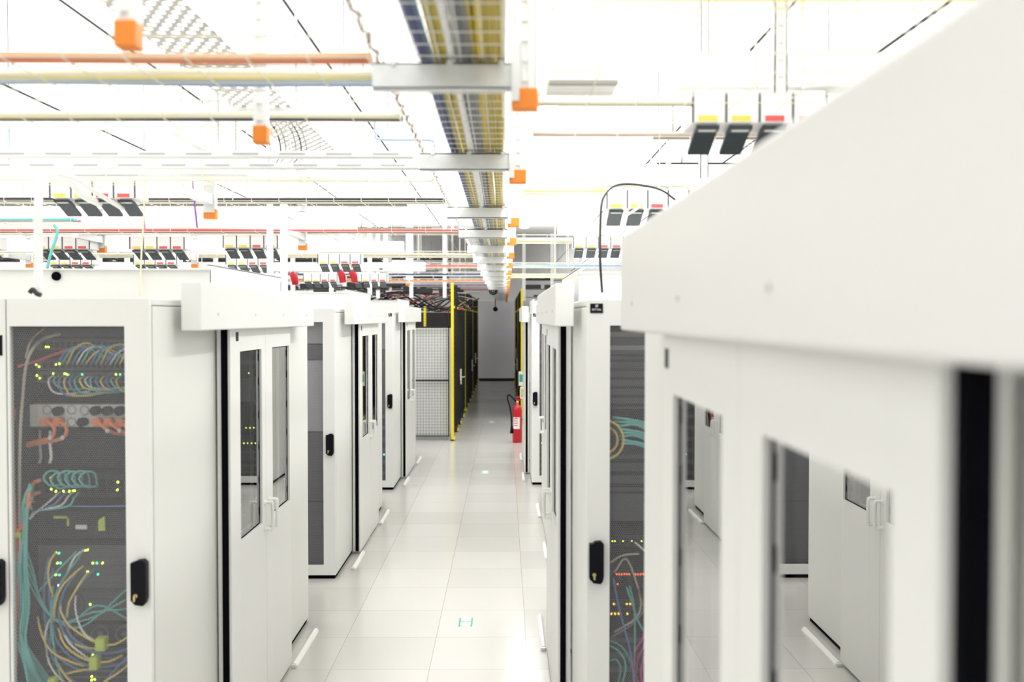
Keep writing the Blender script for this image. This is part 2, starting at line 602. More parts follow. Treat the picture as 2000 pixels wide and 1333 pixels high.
def make_leaf(label, Xf, Xb, y0, y1, w0, w1, handle_y, d, brush_at=None, tag_at=None):
    """one leaf of a sliding aisle door; d = direction towards the main aisle"""
    zt, zb = 2.125, 0.022
    wz0, wz1 = 1.03, 1.975
    root = thing('sliding_door', label, 'sliding door', ((Xf + Xb) / 2, (y0 + y1) / 2, 0.0))
    m = MB()
    m.box(Xb, Xf, y0, w0, zb, zt, 0.004)
    m.box(Xb, Xf, w1, y1, zb, zt, 0.004)
    m.box(Xb, Xf, w0 - 0.003, w1 + 0.003, wz1, zt)
    m.box(Xb, Xf, w0 - 0.003, w1 + 0.003, zb, wz0)
    m.build('leaf_frame', 'panel_white', root)
    g = MB()
    xg0, xg1 = Xf - d * 0.014, Xf - d * 0.045
    for (a, b_, c, e) in ((w0, w0 + 0.006, wz0, wz1), (w1 - 0.006, w1, wz0, wz1), (w0, w1, wz0, wz0 + 0.006), (w0, w1, wz1 - 0.006, wz1)):
        g.box(xg0, xg1, a, b_, c, e)
    for zc in (1.10, 1.27, 1.45, 1.62, 1.80, 1.93):
        g.box(xg0, xg1, w1 - 0.016, w1 - 0.002, zc - 0.02, zc + 0.02)
    g.build('window_gasket', 'rubber_black', root, 'black rubber gasket round the window')
    xg = Xf - d * 0.016
    MB().quad((xg, w0, wz0), (xg, w1, wz0), (xg, w1, wz1), (xg, w0, wz1)).build('window_pane', 'window_glass', root, 'reflecting glass pane')
    h = MB()
    p = [(Xf - d * 0.002, handle_y, 1.132), (Xf + d * 0.030, handle_y, 1.134), (Xf + d * 0.042, handle_y, 1.122), (Xf + d * 0.042, handle_y, 1.00), (Xf + d * 0.030, handle_y, 0.988), (Xf - d * 0.002, handle_y, 0.990)]
    h.tube(smooth_path(p, 3), 0.0095, n=8)
    for z in (1.132, 0.990):
        h.cyl((Xf - d * 0.001 if d > 0 else Xf - 0.006, handle_y, z), 'X', 0.016, 0.007, 12)
    h.build('handle', 'white_plastic', root, 'white D-shaped pull handle')
    if brush_at is not None:
        xa, xb = Xf - d * 0.014, Xf - d * 0.042
        MB().box(xa, xb, y0 - 0.014, y0 + 0.001, 0.03, zt).build('edge_brush', 'rubber_black', root, 'black brush seal along the leaf edge')
    if tag_at is not None:
        MB().box(Xf, Xf + d * 0.0015, tag_at - 0.022, tag_at + 0.022, 2.028, 2.072).build('warning_sticker', 'black_plastic', root, 'small black sticker')
    return root


def make_header(label, Xb, Xf, y0, y1, z0, z1, d):
    root = thing('door_header', label, 'door header', ((Xb + Xf) / 2, (y0 + y1) / 2, z0))
    MB().box(Xb, Xf, y0, y1, z0, z1, 0.006).build('housing', 'header_white', root)
    for f in (0.10, 0.37, 0.63, 0.90):
        yy = y0 + (y1 - y0) * f
        MB().cyl((Xf if d > 0 else Xf - 0.002, yy, z0 + 0.07), 'X', 0.006, 0.002, 10).build('screw_cap', 'light_equipment', root)
    return root


def make_rail(label, X0, X1, y0, y1, group=None):
    root = thing('guide_rail', label, 'floor rail', ((X0 + X1) / 2, (y0 + y1) / 2, 0))
    c = (X0 + X1) / 2
    w = abs(X1 - X0) / 2
    MB().prism([(c - w, 0.0), (c + w, 0.0), (c + w, 0.010), (c + w * 0.4, 0.026), (c - w * 0.4, 0.026), (c - w, 0.010)], 'Y', y0, y1).build('rail_profile', 'overhead_white', root)
    MB().box(c - w * 0.8, c + w * 0.8, y0 - 0.02, y0 + 0.004, 0.0, 0.022, 0.003).build('end_stop', 'zinc', root, 'grey metal end stop')
    return root


def make_roof(label, xe, xo, y0, y1, d):
    """raised roof box over the aisle between two rack rows; xe = end at the main aisle"""
    root = thing('aisle_roof', label, 'aisle roof', ((xe + xo) / 2, (y0 + y1) / 2, RACK_H))
    b = MB()
    b.box(xe, xo, y0, y0 + 0.012, RACK_H + 0.001, 2.372)
    b.box(xe, xo, y0 - 0.022, y0 + 0.02, 2.372, 2.378, 0.001)
    b.build('roof_fascia', 'rack_white', root)
    b = MB().box(xe, xe - d * 0.012, y0 + 0.001, y1, 2.20, 2.398)
    b.box(xe, xe - d * 0.030, y0 + 0.001, y1, 2.394, 2.400)
    b.build('end_plate', 'header_white', root)
    b = MB().box(xe, xo, y1 - 0.012, y1, RACK_H + 0.001, 2.372)
    b.box(xe - d * 0.02, xo, y0 + 0.03, y1 - 0.03, 2.35, 2.365)
    b.build('roof_panel', 'rack_white', root)
    return root


P_OFF = dict(depthA=0.93, opn0=0.86, seam=1.53, opn1=2.15, b0=2.05, b1=3.035, h0=0.26, h1=2.66)


def build_row(side, Xp, Yf, names, hz=(2.088, 2.293), racks=2, seam=1.53, leaf0=0.85, leaf1=2.15, win=None, rails=True, badge=False, hdr=None):
    """names: dict of phrases that single the row out"""
    d = 1 if side == 'L' else -1
    W = 0.5586
    out = {}
    for k in range(racks):
        a = Xp - d * W * k
        b = Xp - d * W * (k + 1)
        lab = names['rackA'][k]
        out['A%d' % k] = make_rack(lab, min(a, b), max(a, b), Yf, Yf + 0.93, d, badge=(badge and k == 0), group=None)
    a, b = Xp, Xp - d * W
    out['B0'] = make_rack(names['rackB'], min(a, b), max(a, b), Yf + 2.05, Yf + 3.035, d)
    Xf, Xb = Xp + d * 0.075, Xp + d * 0.008
    w = win or ((leaf0 + 0.17, leaf0 + 0.60), (seam + 0.155, seam + 0.59))
    out['leaf0'] = make_leaf(names['leaf0'], Xf, Xb, Yf + leaf0, Yf + seam - 0.003, Yf + w[0][0], Yf + w[0][1], Yf + seam - 0.035, d, brush_at=True, tag_at=Yf + leaf0 + 0.115 if side == 'L' else None)
    out['leaf1'] = make_leaf(names['leaf1'], Xf, Xb, Yf + seam + 0.003, Yf + leaf1, Yf + w[1][0], Yf + w[1][1], Yf + seam + 0.065, d, tag_at=Yf + leaf1 - 0.05 if side == 'R' else None)
    h0, h1 = hdr or (0.26, 2.66)
    out['header'] = make_header(names['header'], Xp + d * 0.035, Xp + d * 0.12, Yf + h0, Yf + h1, hz[0], hz[1], d)
    if rails:
        out['rail0'] = make_rail(names['rail0'], Xp + d * 0.078, Xp + d * 0.115, Yf + 0.29, Yf + 0.88)
        out['rail1'] = make_rail(names['rail1'], Xp + d * 0.078, Xp + d * 0.115, Yf + 2.12, Yf + 2.80)
    out['roof'] = make_roof(names['roof'], Xp - d * 0.035, Xp - d * W * racks, Yf + 0.90, Yf + 2.39, d)
    return out


def phrases(where, racks=2, extra=('', '')):
    return dict(
        rackA=['white server rack, %s, %s' % (extra[0], where)] + ['white server rack one place in, %s' % where] + ['white server rack two places in, %s' % where] * 9,
        rackB='white server rack just past the sliding doors %s' % where,
        leaf0='white sliding door leaf with black brush edge %s' % where,
        leaf1='white sliding door leaf without black edge %s' % where,
        header='long white door header box %s' % where,
        rail0='white floor guide rail before the sliding doors %s' % where,
        rail1='white floor guide rail past the sliding doors %s' % where,
        roof='raised white aisle roof panel above the racks %s' % where)


XL = -1.385
L1 = build_row('L', XL, 3.81, phrases('by the orange power plugs', extra=('yellow, teal and blue cables behind mesh', '')), racks=3)
L2 = build_row('L', XL, 7.95, phrases('of the second row on the cage side', extra=('plain grey mesh door', '')), racks=3)
L3 = build_row('L', XL, 12.10, phrases('beside the yellow-posted cage', extra=('dark mesh door and small badge', '')), racks=2, badge=True)
RN = build_row('R', 0.44, 0.03, phrases('in the blurred front row', extra=('only its end panel showing', '')), racks=1, hz=(2.107, 2.362),
               leaf0=0.787, seam=1.49, leaf1=2.21, win=((0.890, 1.350), (1.61, 2.09)), rails=True)
R2 = build_row('R', 0.345, 4.11, phrases('under the black arched cord', extra=('black badge and mesh door of teal cables', '')), racks=2, badge=True, hz=(2.103, 2.296))
R3 = build_row('R', 0.47, 8.29, phrases('half hidden behind the badge rack', extra=('hidden door', '')), racks=1, hz=(2.10, 2.293))
R4 = build_row('R', 0.345, 12.46, phrases('beside the red extinguisher', extra=('slim badge and black handle', '')), racks=2, badge=True, hz=(2.088, 2.293))
# small black sticker on the second door
st = [c_ for c_ in L1['A1'].children if c_.name.startswith('door')][0]
p0, p1 = at(-14, 695, 3.808), at(4, 655, 3.808)
MB().box(p0.x, p1.x, 3.8075, 3.8105, p0.z, p1.z).build('sticker', 'black_plastic', st, 'black sticker on the door stile')
# black grommet in the first roof fascia
g = MB().cyl(tuple(at(111, 540, 4.71) - Vector((0, 0.012, 0))), 'Y', 0.021, 0.016, 24)
g.build('cable_grommet', 'rubber_black', L1['roof'], 'round black cable grommet')


# ------------------------------------------------------------------ equipment in the racks
def unit(name, label, cat, x0, x1, y0, y1, z0, z1, material='dark_equipment', leds=(), led_mat='led_yellow', led_r=0.004, ports=0, fan=0, slats=0, group=None, face_mat='grey_equipment'):
    root = thing(name, label, cat, ((x0 + x1) / 2, (y0 + y1) / 2, z0), group)
    MB().box(x0, x1, y0, y1, z0, z1, 0.003).build('chassis', material, root)
    if ports:
        m = MB()
        w = (x1 - x0) * 0.9 / ports
        for i in range(ports):
            xa = x0 + (x1 - x0) * 0.05 + w * i
            m.box(xa + w * 0.15, xa + w * 0.85, y0 - 0.002, y0 + 0.002, z0 + (z1 - z0) * 0.2, z0 + (z1 - z0) * 0.75)
        m.build('port_row', 'black_plastic', root)
    if slats:
        m = MB()
        for i in range(slats):
            za = z0 + (z1 - z0) * (i + 0.3) / slats
            m.box(x0 + 0.02, x1 - 0.02, y0 - 0.003, y0 + 0.001, za, za + (z1 - z0) * 0.35 / slats)
        m.build('vent_slats', face_mat, root)
    for i in range(fan):
        cx = x0 + (x1 - x0) * (i + 0.5) / fan
        r = min((z1 - z0) * 0.4, (x1 - x0) / fan * 0.42)
        m = MB()
        ring = [(cx + r * math.cos(a * math.pi / 12), y0 - 0.003, (z0 + z1) / 2 + r * math.sin(a * math.pi / 12)) for a in range(24)]
        m.tube(ring, 0.006, n=5, closed=True)
        m.cyl((cx, y0 - 0.005, (z0 + z1) / 2), 'Y', r * 0.35, 0.006, 14)
        m.build('fan', face_mat, root)
    for L in leds:
        lm = L[2] if len(L) > 2 else led_mat
        MB().ball((L[0], y0 - 0.004, L[1]), led_r).build('indicator_light', lm, root)
    return root


def px_leds(pts, Y):
    return [(lambda p: (p.x, p.z) + ((q[2],) if len(q) > 2 else ()))(at(q[0], q[1], Y)) for q in pts]


# --- first rack on the cage side, seen through its perforated door
YE = 3.98
ex0, ex1 = -1.91, -1.42


def zy(y, Y=YE):
    return at(140, y, Y).z


unit('network_switch', 'dark network switch with pale top above the blue and yellow patch loops', 'network switch', ex0, ex1, YE, 4.5, zy(684), zy(662), 'grey_equipment',
     px_leds([(73, 670), (91, 678), (96, 678), (173, 678)], YE), ports=18)
unit('network_switch', 'dark network switch whose patch cables arc upward in blue and yellow', 'network switch', ex0, ex1, YE, 4.5, zy(724), zy(704), 'grey_equipment',
     px_leds([(72, 713), (77, 717), (110, 712), (117, 711)], YE), ports=18)
unit('network_switch', 'dark network switch whose patch cables droop down with white loops', 'network switch', ex0, ex1, YE, 4.5, zy(748), zy(727), 'grey_equipment',
     px_leds([(73, 734), (79, 739), (105, 730), (127, 730), (131, 731), (134, 733, 'led_green'), (161, 732, 'led_green'), (227, 732), (235, 732, 'led_green')], YE), ports=18)
unit('network_switch', 'dark network switch with teal looped cables and two stacked lights', 'network switch', ex0, ex1, YE, 4.5, zy(972), zy(925), 'dark_equipment',
     px_leds([(100, 934), (101, 956), (110, 960), (125, 960), (136, 960), (144, 959), (147, 959), (231, 942), (230, 957)], YE), ports=12, led_r=0.0045)
un = unit('server_unit', 'black server with lime tabs and a small white label', 'server', ex0, ex1, YE, 4.6, zy(1052), zy(1000), 'dark_equipment', slats=0)
p0, p1 = at(148, 1034, YE), at(170, 1026, YE)
MB().box(p0.x, p1.x, YE - 0.003, YE + 0.001, p0.z, p1.z).build('label_plate', 'paper_white', un, 'small white label')
p0, p1 = at(193, 1037, YE), at(206, 1008, YE)
MB().prism([(p0.x, p0.z), (p1.x, p0.z), (p1.x - 0.002, p1.z), (p0.x, p1.z - 0.018)], 'Y', YE - 0.006, YE + 0.001).build('pull_tab', 'cable_lime', un, 'lime pull tab')
p0, p1 = at(106, 1013, YE), at(136, 1008, YE)
m = MB().box(p0.x, p1.x, YE - 0.006, YE + 0.001, p0.z, p1.z)
p2 = at(136, 1027, YE)
m.box(p1.x - 0.009, p1.x, YE - 0.006, YE + 0.001, p2.z, p1.z)
m.build('pull_tab', 'cable_lime', un, 'lime angled pull tab')
su = unit('storage_server', 'grey storage server with rows of lime lights above the cable loops', 'server', ex0, ex1, YE, 4.6, zy(1150), zy(1066), 'grey_equipment',
          px_leds([(110, 1080), (116, 1081, 'led_green'), (167, 1075), (172, 1074), (113, 1100), (119, 1100, 'led_green'), (182, 1100), (190, 1100, 'led_green'), (201, 1100), (110, 1123), (117, 1123, 'led_green'), (172, 1117), (192, 1122, 'led_green'), (115, 1144, 'led_blue')], YE), slats=5, led_r=0.0045)
unit('power_supply', 'grey power supply with round fan behind yellow cables', 'power supply', ex0, ex1, YE + 0.02, 4.6, zy(1216), zy(1152), 'grey_equipment',
     px_leds([(173, 1184)], YE), fan=2, slats=4, led_r=0.005)
unit('fan_tray', 'dark fan tray with three round fans low in the cabled rack', 'fan tray', ex0, ex1, YE + 0.02, 4.6, zy(1262), zy(1222), 'dark_equipment', fan=5)
unit('server_unit', 'dark server low in the cabled rack with stacked lime lights', 'server', ex0, ex1, YE + 0.02, 4.6, zy(1345), zy(1270), 'dark_equipment',
     px_leds([(178, 1283), (102, 1292), (176, 1325), (176, 1332), (182, 1331)], YE), slats=6, led_r=0.0045)
unit('server_unit', 'dark blank server at the very bottom of the cabled rack', 'server', ex0, ex1, YE + 0.02, 4.6, 0.10, zy(1352), 'dark_equipment', slats=8)
unit('server_unit', 'blank dark server filling the middle below the power strip', 'server', ex0, ex1, YE + 0.06, 4.6, zy(918), zy(846), 'dark_equipment', slats=3, face_mat='dark_equipment')
unit('server_unit', 'grey ventilated unit at the top of the cabled rack', 'server', ex0, ex1, YE + 0.05, 4.6, zy(658), zy(622), 'grey_equipment', slats=3)
# power strip
pd = thing('power_strip', 'white socket strip with black sockets and orange plugs', 'power strip', (at(150, 833, YE).x, YE, zy(834)))
a, b = at(60, 834, YE), at(246, 790, YE)
MB().box(a.x, b.x, YE - 0.01, YE + 0.04, a.z, b.z, 0.004).build('strip_body', 'white_plastic', pd)
sock = [(117, 803, 1), (140, 801, 0), (165, 802, 0), (190, 802, 1), (213, 802, 1), (237, 802, 1), (140, 825, 0), (165, 824, 1), (92, 801, 0)]
for sx, sy, blk in sock:
    p = at(sx, sy, YE - 0.012)
    if blk:
        MB().cyl((p.x, YE - 0.045, p.z), 'Y', 0.0185, 0.036, 18).build('black_plug', 'black_plastic', pd, 'black plug in the socket strip')
    else:
        MB().tube([(p.x + 0.017 * math.cos(t * math.pi / 9), YE - 0.012, p.z + 0.017 * math.sin(t * math.pi / 9)) for t in range(18)], 0.003, n=5, closed=True).build('socket', 'light_equipment', pd, 'empty round socket')
a, b = at(71, 822, YE), at(76, 796, YE)
MB().box(a.x, b.x, YE - 0.014, YE - 0.008, a.z, b.z).build('switch_strip', 'cable_cream', pd)
for i, (x, y) in enumerate([(91, 824), (115, 824), (190, 825), (214, 825), (238, 826)]):
    p = at(x, y, YE - 0.03)
    t = thing('power_lead', 'orange power cord with moulded plug, ' + ['first along the strip', 'second along the strip, curving back', 'third along the strip, white sleeve', 'fourth along the strip', 'last along the strip at the door edge'][i], 'power cord', (p.x, p.y, p.z), 'orange cords on the socket strip')
    MB().cyl((p.x, YE - 0.05, p.z), 'Y', 0.017, 0.04, 18).build('plug', 'cable_orange', t)
    if i < 2:
        pts = [at(x, y, 3.93), at(x + 12, y + 8, 3.92), at(x + 15, y + 20, 3.92), at(x + 6, y + 33, 3.93), at(x - 25, y + 40, 3.94), at(45 + i * 4, 872, 3.95), at(36, 885, 3.97)]
    else:
        pts = [at(x, y, 3.93), at(x + 10, y + 8, 3.92), at(x + 22, y + 17, 3.93), at(x + 38, y + 22, 3.95), at(x + 60, y + 24, 3.98)]
    MB().tube(smooth_path(pts, 5), 0.0075, n=7).build('cord', 'cable_orange', t)
    q = at(x + 7 if i < 2 else x + 20, y + 32 if i < 2 else y + 17, 3.918)
    MB().ball(tuple(q), 0.0095).build('sleeve', 'white_plastic', t, 'white cord sleeve')

rnd = random.Random(11)


def pcable(colour, pts, label, group, r=0.0036, cat='patch cable', per=5, name='patch_cable', Y0=None):
    pts = [(x, y, min(Y, 3.846 + (abs(hash((int(x * 7), len(pts)))) % 5) * 0.005) if x < 63 else Y) for (x, y, Y) in pts]
    return cable(name, label, cat, [at(x, y, Y) for (x, y, Y) in pts], r, 'cable_' + colour, group, per=per, n=6)


# upper patch arcs: rising from the middle switch, drooping from the lower one
for i in range(14):
    x = 112 + i * 9.4
    c = ['blue', 'teal', 'yellow', 'blue', 'white', 'teal', 'yellow'][i % 7]
    h = rnd.uniform(20, 34)
    pcable(c, [(x, 712, YE - 0.01), (x + 3, 706, YE - 0.06), (x + 18, 712 - h, YE - 0.08), (x + 42, 707 - h * 1.1, YE - 0.07), (x + 75, 712 - h * 0.7, YE - 0.05), (min(x + 110, 262), 715 - h * 0.4, YE - 0.03)],
           '%s %s patch cable from the door hinge, arching up off the middle switch' % (nth('up' + c), c), '%s patch cables arching upward' % c)
for i in range(14):
    x = 96 + i * 10.2
    c = ['white', 'teal', 'blue', 'yellow', 'blue', 'teal', 'yellow'][i % 7]
    h = rnd.uniform(20, 34)
    pcable(c, [(x + 8, 735, YE - 0.01), (x + 1, 739, YE - 0.06), (x - 1, 735 + h * 0.5, YE - 0.08), (x + 10, 737 + h, YE - 0.07), (x + 40, 740 + h * 1.0, YE - 0.05), (min(x + 80, 262), 742 + h * 0.75, YE - 0.02)],
           '%s %s patch cable from the door hinge, drooping below the lower switch' % (nth('dn' + c), c), '%s patch cables drooping below the switch' % c)
# grey lead along the hinge side and red leads
pcable('beige', [(120, 652, 3.95), (85, 662, 3.93), (62, 685, 3.92), (50, 720, 3.92), (44, 780, 3.92), (40, 840, 3.92), (38, 960, 3.94), (40, 1100, 3.96)], 'thick beige cable sweeping down the hinge side of the door', None, 0.006)
pcable('beige', [(88, 640, 3.96), (70, 655, 3.95), (58, 672, 3.95), (50, 700, 3.96)], 'short beige cable at the top corner behind the mesh', None, 0.004)
pcable('red', [(36, 716, 3.96), (75, 704, 3.93), (120, 688, 3.92), (172, 675, 3.94)], 'red patch cable rising diagonally under the top switch', None, 0.0055)
pcable('red', [(28, 800, 3.96), (27, 900, 3.96), (29, 1000, 3.96), (33, 1100, 3.96), (32, 1300, 3.97)], 'red cable hanging straight along the door edge', None, 0.006)
for i, (dx, c) in enumerate([(0, 'grey'), (20, 'white')]):
    pcable(c, [(78 + dx, 842, 3.96), (78 + dx, 870, 3.94), (80 + dx, 893, 3.93), (77 + dx, 905, 3.93)], '%s lead dangling with a loose plug below the socket strip' % c, None, 0.006)
# teal knot by the third switch
for i in range(6):
    x = 85 + i * 14
    y = 935 + rnd.uniform(-4, 6)
    pcable('teal', [(x + 35, 940 + (i % 3) * 4, YE - 0.01), (x + 30, y - 12, YE - 0.05), (x + 12, y - 15, YE - 0.07), (x, y - 2, YE - 0.08), (x + 14, y + 14, YE - 0.07), (x + 36, y + 12, YE - 0.03)],
           'teal patch cable looped at the third switch, %s loop from the door hinge' % nth('knot'), 'teal loops at the third switch', 0.0042)
for i in range(4):
    x = 96 + i * 13
    c = ['white', 'blue', 'white', 'teal'][i]
    pcable(c, [(x + 20, 962, YE - 0.01), (x + 10, 972, YE - 0.05), (x - 4, 984 + i * 2, YE - 0.06), (72 - i, 1000, YE - 0.06), (58, 1014, YE - 0.05)], '%s patch cable slanting out below the third switch, %s of its colour' % (c, nth('sl' + c)), '%s cables below the third switch' % c, 0.0038)
pcable('orange', [(80, 938, 3.95), (66, 944, 3.93), (57, 965, 3.92), (53, 1000, 3.92), (48, 1022, 3.92), (32, 1042, 3.95)], 'orange cord bending down beside the teal bundle', None, 0.008)
pcable('orange', [(79, 962, 3.95), (66, 967, 3.93), (57, 985, 3.925), (50, 1012, 3.93)], 'short orange cord joining the bend by the teal bundle', None, 0.007)
pcable('blue', [(90, 993, 3.95), (130, 990, 3.94), (190, 990, 3.94), (250, 989, 3.95)], 'thin blue cable stretched across below the third switch', None, 0.003)
# teal trunk down the hinge side
for i in range(14):
    dx = (i % 5) * 4 - 8
    f = (i % 9) * 6
    pcable('teal', [(62 + dx * 0.4, 945 + i * 4, 3.95), (50 + dx * 0.6, 985, 3.93), (48 + dx * 0.5, 1040, 3.915), (44 + dx, 1100, 3.92), (46 + dx * 1.3, 1180, 3.925), (40 + dx * 1.2, 1240, 3.93), (48 + f * 0.5, 1300 - i, 3.94), (60 + f * 1.3, 1360, 3.96)],
           'teal patch cable in the trunk at the door hinge, %s strand from the top' % nth('trunk'), 'teal trunk cables', 0.0050)
for i in range(4):
    pcable('teal', [(50, 1070 + i * 18, 3.93), (66 + i, 1120 + i * 14, 3.93), (78 + i * 5, 1168 + i * 10, 3.93), (105 + i * 9, 1208 + i * 4, 3.94), (160 + i * 10, 1225 - i * 14, 3.95), (250, 1150 + i * 20, 3.97)],
           'teal patch cable crossing from the trunk under the fans, %s from above' % nth('cross'), 'teal crossing cables', 0.0036)
# big loops
loops = [('yellow', [(109, 1080), (98, 1098), (94, 1125), (99, 1150), (104, 1168)]),
         ('yellow', [(163, 1106), (142, 1124), (120, 1148), (108, 1180), (105, 1215)]),
         ('yellow', [(172, 1118), (150, 1150), (135, 1178), (131, 1206)]),
         ('yellow', [(118, 1180), (120, 1198), (135, 1222), (165, 1244), (195, 1258), (225, 1259), (262, 1238)]),
         ('yellow', [(74, 1205), (78, 1228), (90, 1260), (110, 1280), (140, 1294), (165, 1302)]),
         ('yellow', [(114, 1228), (125, 1258), (150, 1280), (184, 1294), (215, 1292), (240, 1280)]),
         ('yellow', [(113, 1296), (124, 1316), (142, 1336), (170, 1360)]),
         ('yellow', [(262, 1290), (235, 1312), (205, 1332), (180, 1352)]),
         ('yellow', [(125, 1318), (150, 1312), (184, 1306)]),
         ('yellow', [(132, 1250), (160, 1264), (195, 1268)]),
         ('white', [(148, 1164), (147, 1186), (152, 1212), (163, 1236), (180, 1250), (195, 1258)]),
         ('white', [(121, 1230), (135, 1256), (155, 1274), (178, 1290)]),
         ('white', [(91, 1275), (96, 1295), (108, 1316), (130, 1338)]),
         ('white', [(165, 1074), (150, 1085), (140, 1100), (132, 1118)]),
         ('white', [(97, 1210), (90, 1232), (88, 1252), (92, 1275)]),
         ('teal', [(150, 1078), (130, 1098), (112, 1116), (92, 1138), (72, 1160)]),
         ('teal', [(162, 1076), (150, 1095), (128, 1125), (110, 1160), (102, 1200), (98, 1262)]),
         ('teal', [(104, 1145), (100, 1190), (101, 1230), (112, 1300), (130, 1350)]),
         ('blue', [(150, 1120), (128, 1150), (116, 1190), (122, 1232), (152, 1262), (194, 1276), (230, 1274), (262, 1262)]),
         ('blue', [(185, 1112), (160, 1140), (140, 1170), (128, 1210), (140, 1244), (175, 1268), (194, 1278)]),
         ('blue', [(104, 1110), (96, 1150), (100, 1200), (110, 1250), (140, 1285), (180, 1302), (225, 1300), (262, 1284)]),
         ('blue', [(95, 1090), (88, 1130), (86, 1180), (90, 1230), (105, 1275), (145, 1305), (182, 1312)]),
         ('blue', [(90, 1200), (95, 1260), (115, 1305), (150, 1335), (190, 1355)]),
         ('blue', [(262, 1270), (235, 1298), (215, 1320), (195, 1345)])]
cnt = {}
for c, pts in loops:
    k = cnt.get(c, 0)
    cnt[c] = k + 1
    yy = 3.905 + (hash(c) % 3 if False else {'yellow': 0.0, 'white': 0.008, 'teal': 0.016, 'blue': 0.026}[c]) + k * 0.002
    pcable(c, [(x, y, yy + (0.03 if j in (0, len(pts) - 1) else 0)) for j, (x, y) in enumerate(pts)],
           '%s %s patch cable in the big low loops of the cabled rack' % (nth('loop' + c), c), '%s big loop cables' % c, 0.0042)
for (x, y, w, h, lab) in [(197, 1259, 20, 26, 'yellow hook-and-loop tie wrapped round the upper cable loop'), (184, 1296, 17, 26, 'yellow hook-and-loop tie wrapped round the lower cable loop'),
                          (47, 1040, 15, 11, 'yellow hook-and-loop tie round the teal trunk'), (102, 1331, 16, 12, 'yellow hook-and-loop tie low on the teal trunk')]:
    p0, p1 = at(x - w / 2, y + h / 2, 3.90), at(x + w / 2, y - h / 2, 3.90)
    y0_ = 3.840 if x < 60 else 3.884
    tag(MB().box(p0.x, p1.x, y0_, y0_ + 0.05, p0.z, p1.z, 0.008).build('cable_tie', 'cable_lime', None), lab, 'cable tie')

# --- badge rack (second row on the extinguisher side)
YR = 4.30
rx0, rx1 = 0.40, 0.88
zr = lambda y: at(1220, y, YR).z
unit('patch_bay', 'grey panel with pale brackets at the top of the badge rack', 'patch panel', rx0, rx1, YR, 4.9, zr(692), zr(640), 'grey_equipment', slats=2, face_mat='light_equipment')
unit('server_unit', 'tall dark grey server above the teal cable bundle', 'server', rx0, rx1, YR, 4.9, zr(800), zr(696), 'grey_equipment', slats=6, face_mat='dark_equipment')
unit('server_unit', 'dark grey blank unit below the teal cable bundle', 'server', rx0, rx1, YR, 4.9, zr(960), zr(888), 'grey_equipment', slats=3, face_mat='dark_equipment')
unit('server_unit', 'grey unit with a pale tag in the middle of the badge rack', 'server', rx0, rx1, YR, 4.9, zr(1018), zr(966), 'grey_equipment')
unit('network_switch', 'black switch with faint yellow lights in the badge rack', 'network switch', rx0, rx1, YR, 4.9, zr(1068), zr(1046), 'dark_equipment',
     px_leds([(1196, 1057), (1201, 1057), (1217, 1057), (1234, 1057), (1253, 1057)], YR), led_r=0.003, ports=10)
unit('network_switch', 'black switch with a row of red lights in the badge rack', 'network switch', rx0, rx1, YR, 4.9, zr(1148), zr(1112), 'dark_equipment',
     px_leds([(1204 + 5 * i, 1122, 'led_red') for i in range(6)] + [(1241 + 5 * i, 1122, 'led_red') for i in range(4)] + [(1206, 1141, 'led_red')], YR), led_r=0.0045, ports=10)
unit('network_switch', 'black switch with two rows of amber lights in the badge rack', 'network switch', rx0, rx1, YR, 4.9, zr(1212), zr(1170), 'dark_equipment',
     px_leds([(1199, 1180, 'led_amber'), (1207, 1180, 'led_amber'), (1224, 1180, 'led_amber'), (1231, 1180, 'led_amber'), (1264, 1180, 'led_amber'), (1194, 1199, 'led_amber'), (1201, 1199, 'led_amber'), (1208, 1199, 'led_amber'), (1225, 1199, 'led_amber')], YR), led_r=0.005, ports=10)
unit('server_unit', 'dark server low in the badge rack behind magenta cables', 'server', rx0, rx1, YR + 0.03, 4.9, 0.2, zr(1240), 'dark_equipment', slats=8)
for i in range(8):
    y = 816 + i * 7
    pcable('teal', [(1196 + i * 3, y, 4.22), (1215, y + 2, 4.20), (1240, y + 6 - (i % 3) * 3, 4.20), (1275, y + 12, 4.22), (1330, y + 14, 4.25)], 'teal patch cable across the badge rack, %s from the top of its bundle' % nth('rbundle'), 'teal bundle in the badge rack', 0.0058)
pcable('red', [(1190, 850, 4.23), (1225, 842, 4.22), (1275, 852, 4.24)], 'red patch cable inside the teal bundle of the badge rack', None, 0.005)
for i in range(2):
    R_ = 38 - i * 12
    pcable('yellow', [(1180 + R_ * math.cos(t) * 1.0, 860 - R_ * math.sin(t), 4.19 + i * 0.01) for t in [math.radians(a_) for a_ in range(-95, 100, 24)]], ['yellow cable coil hanging beside the badge rack handle', 'inner yellow cable coil beside the badge rack handle'][i], None, 0.0055)
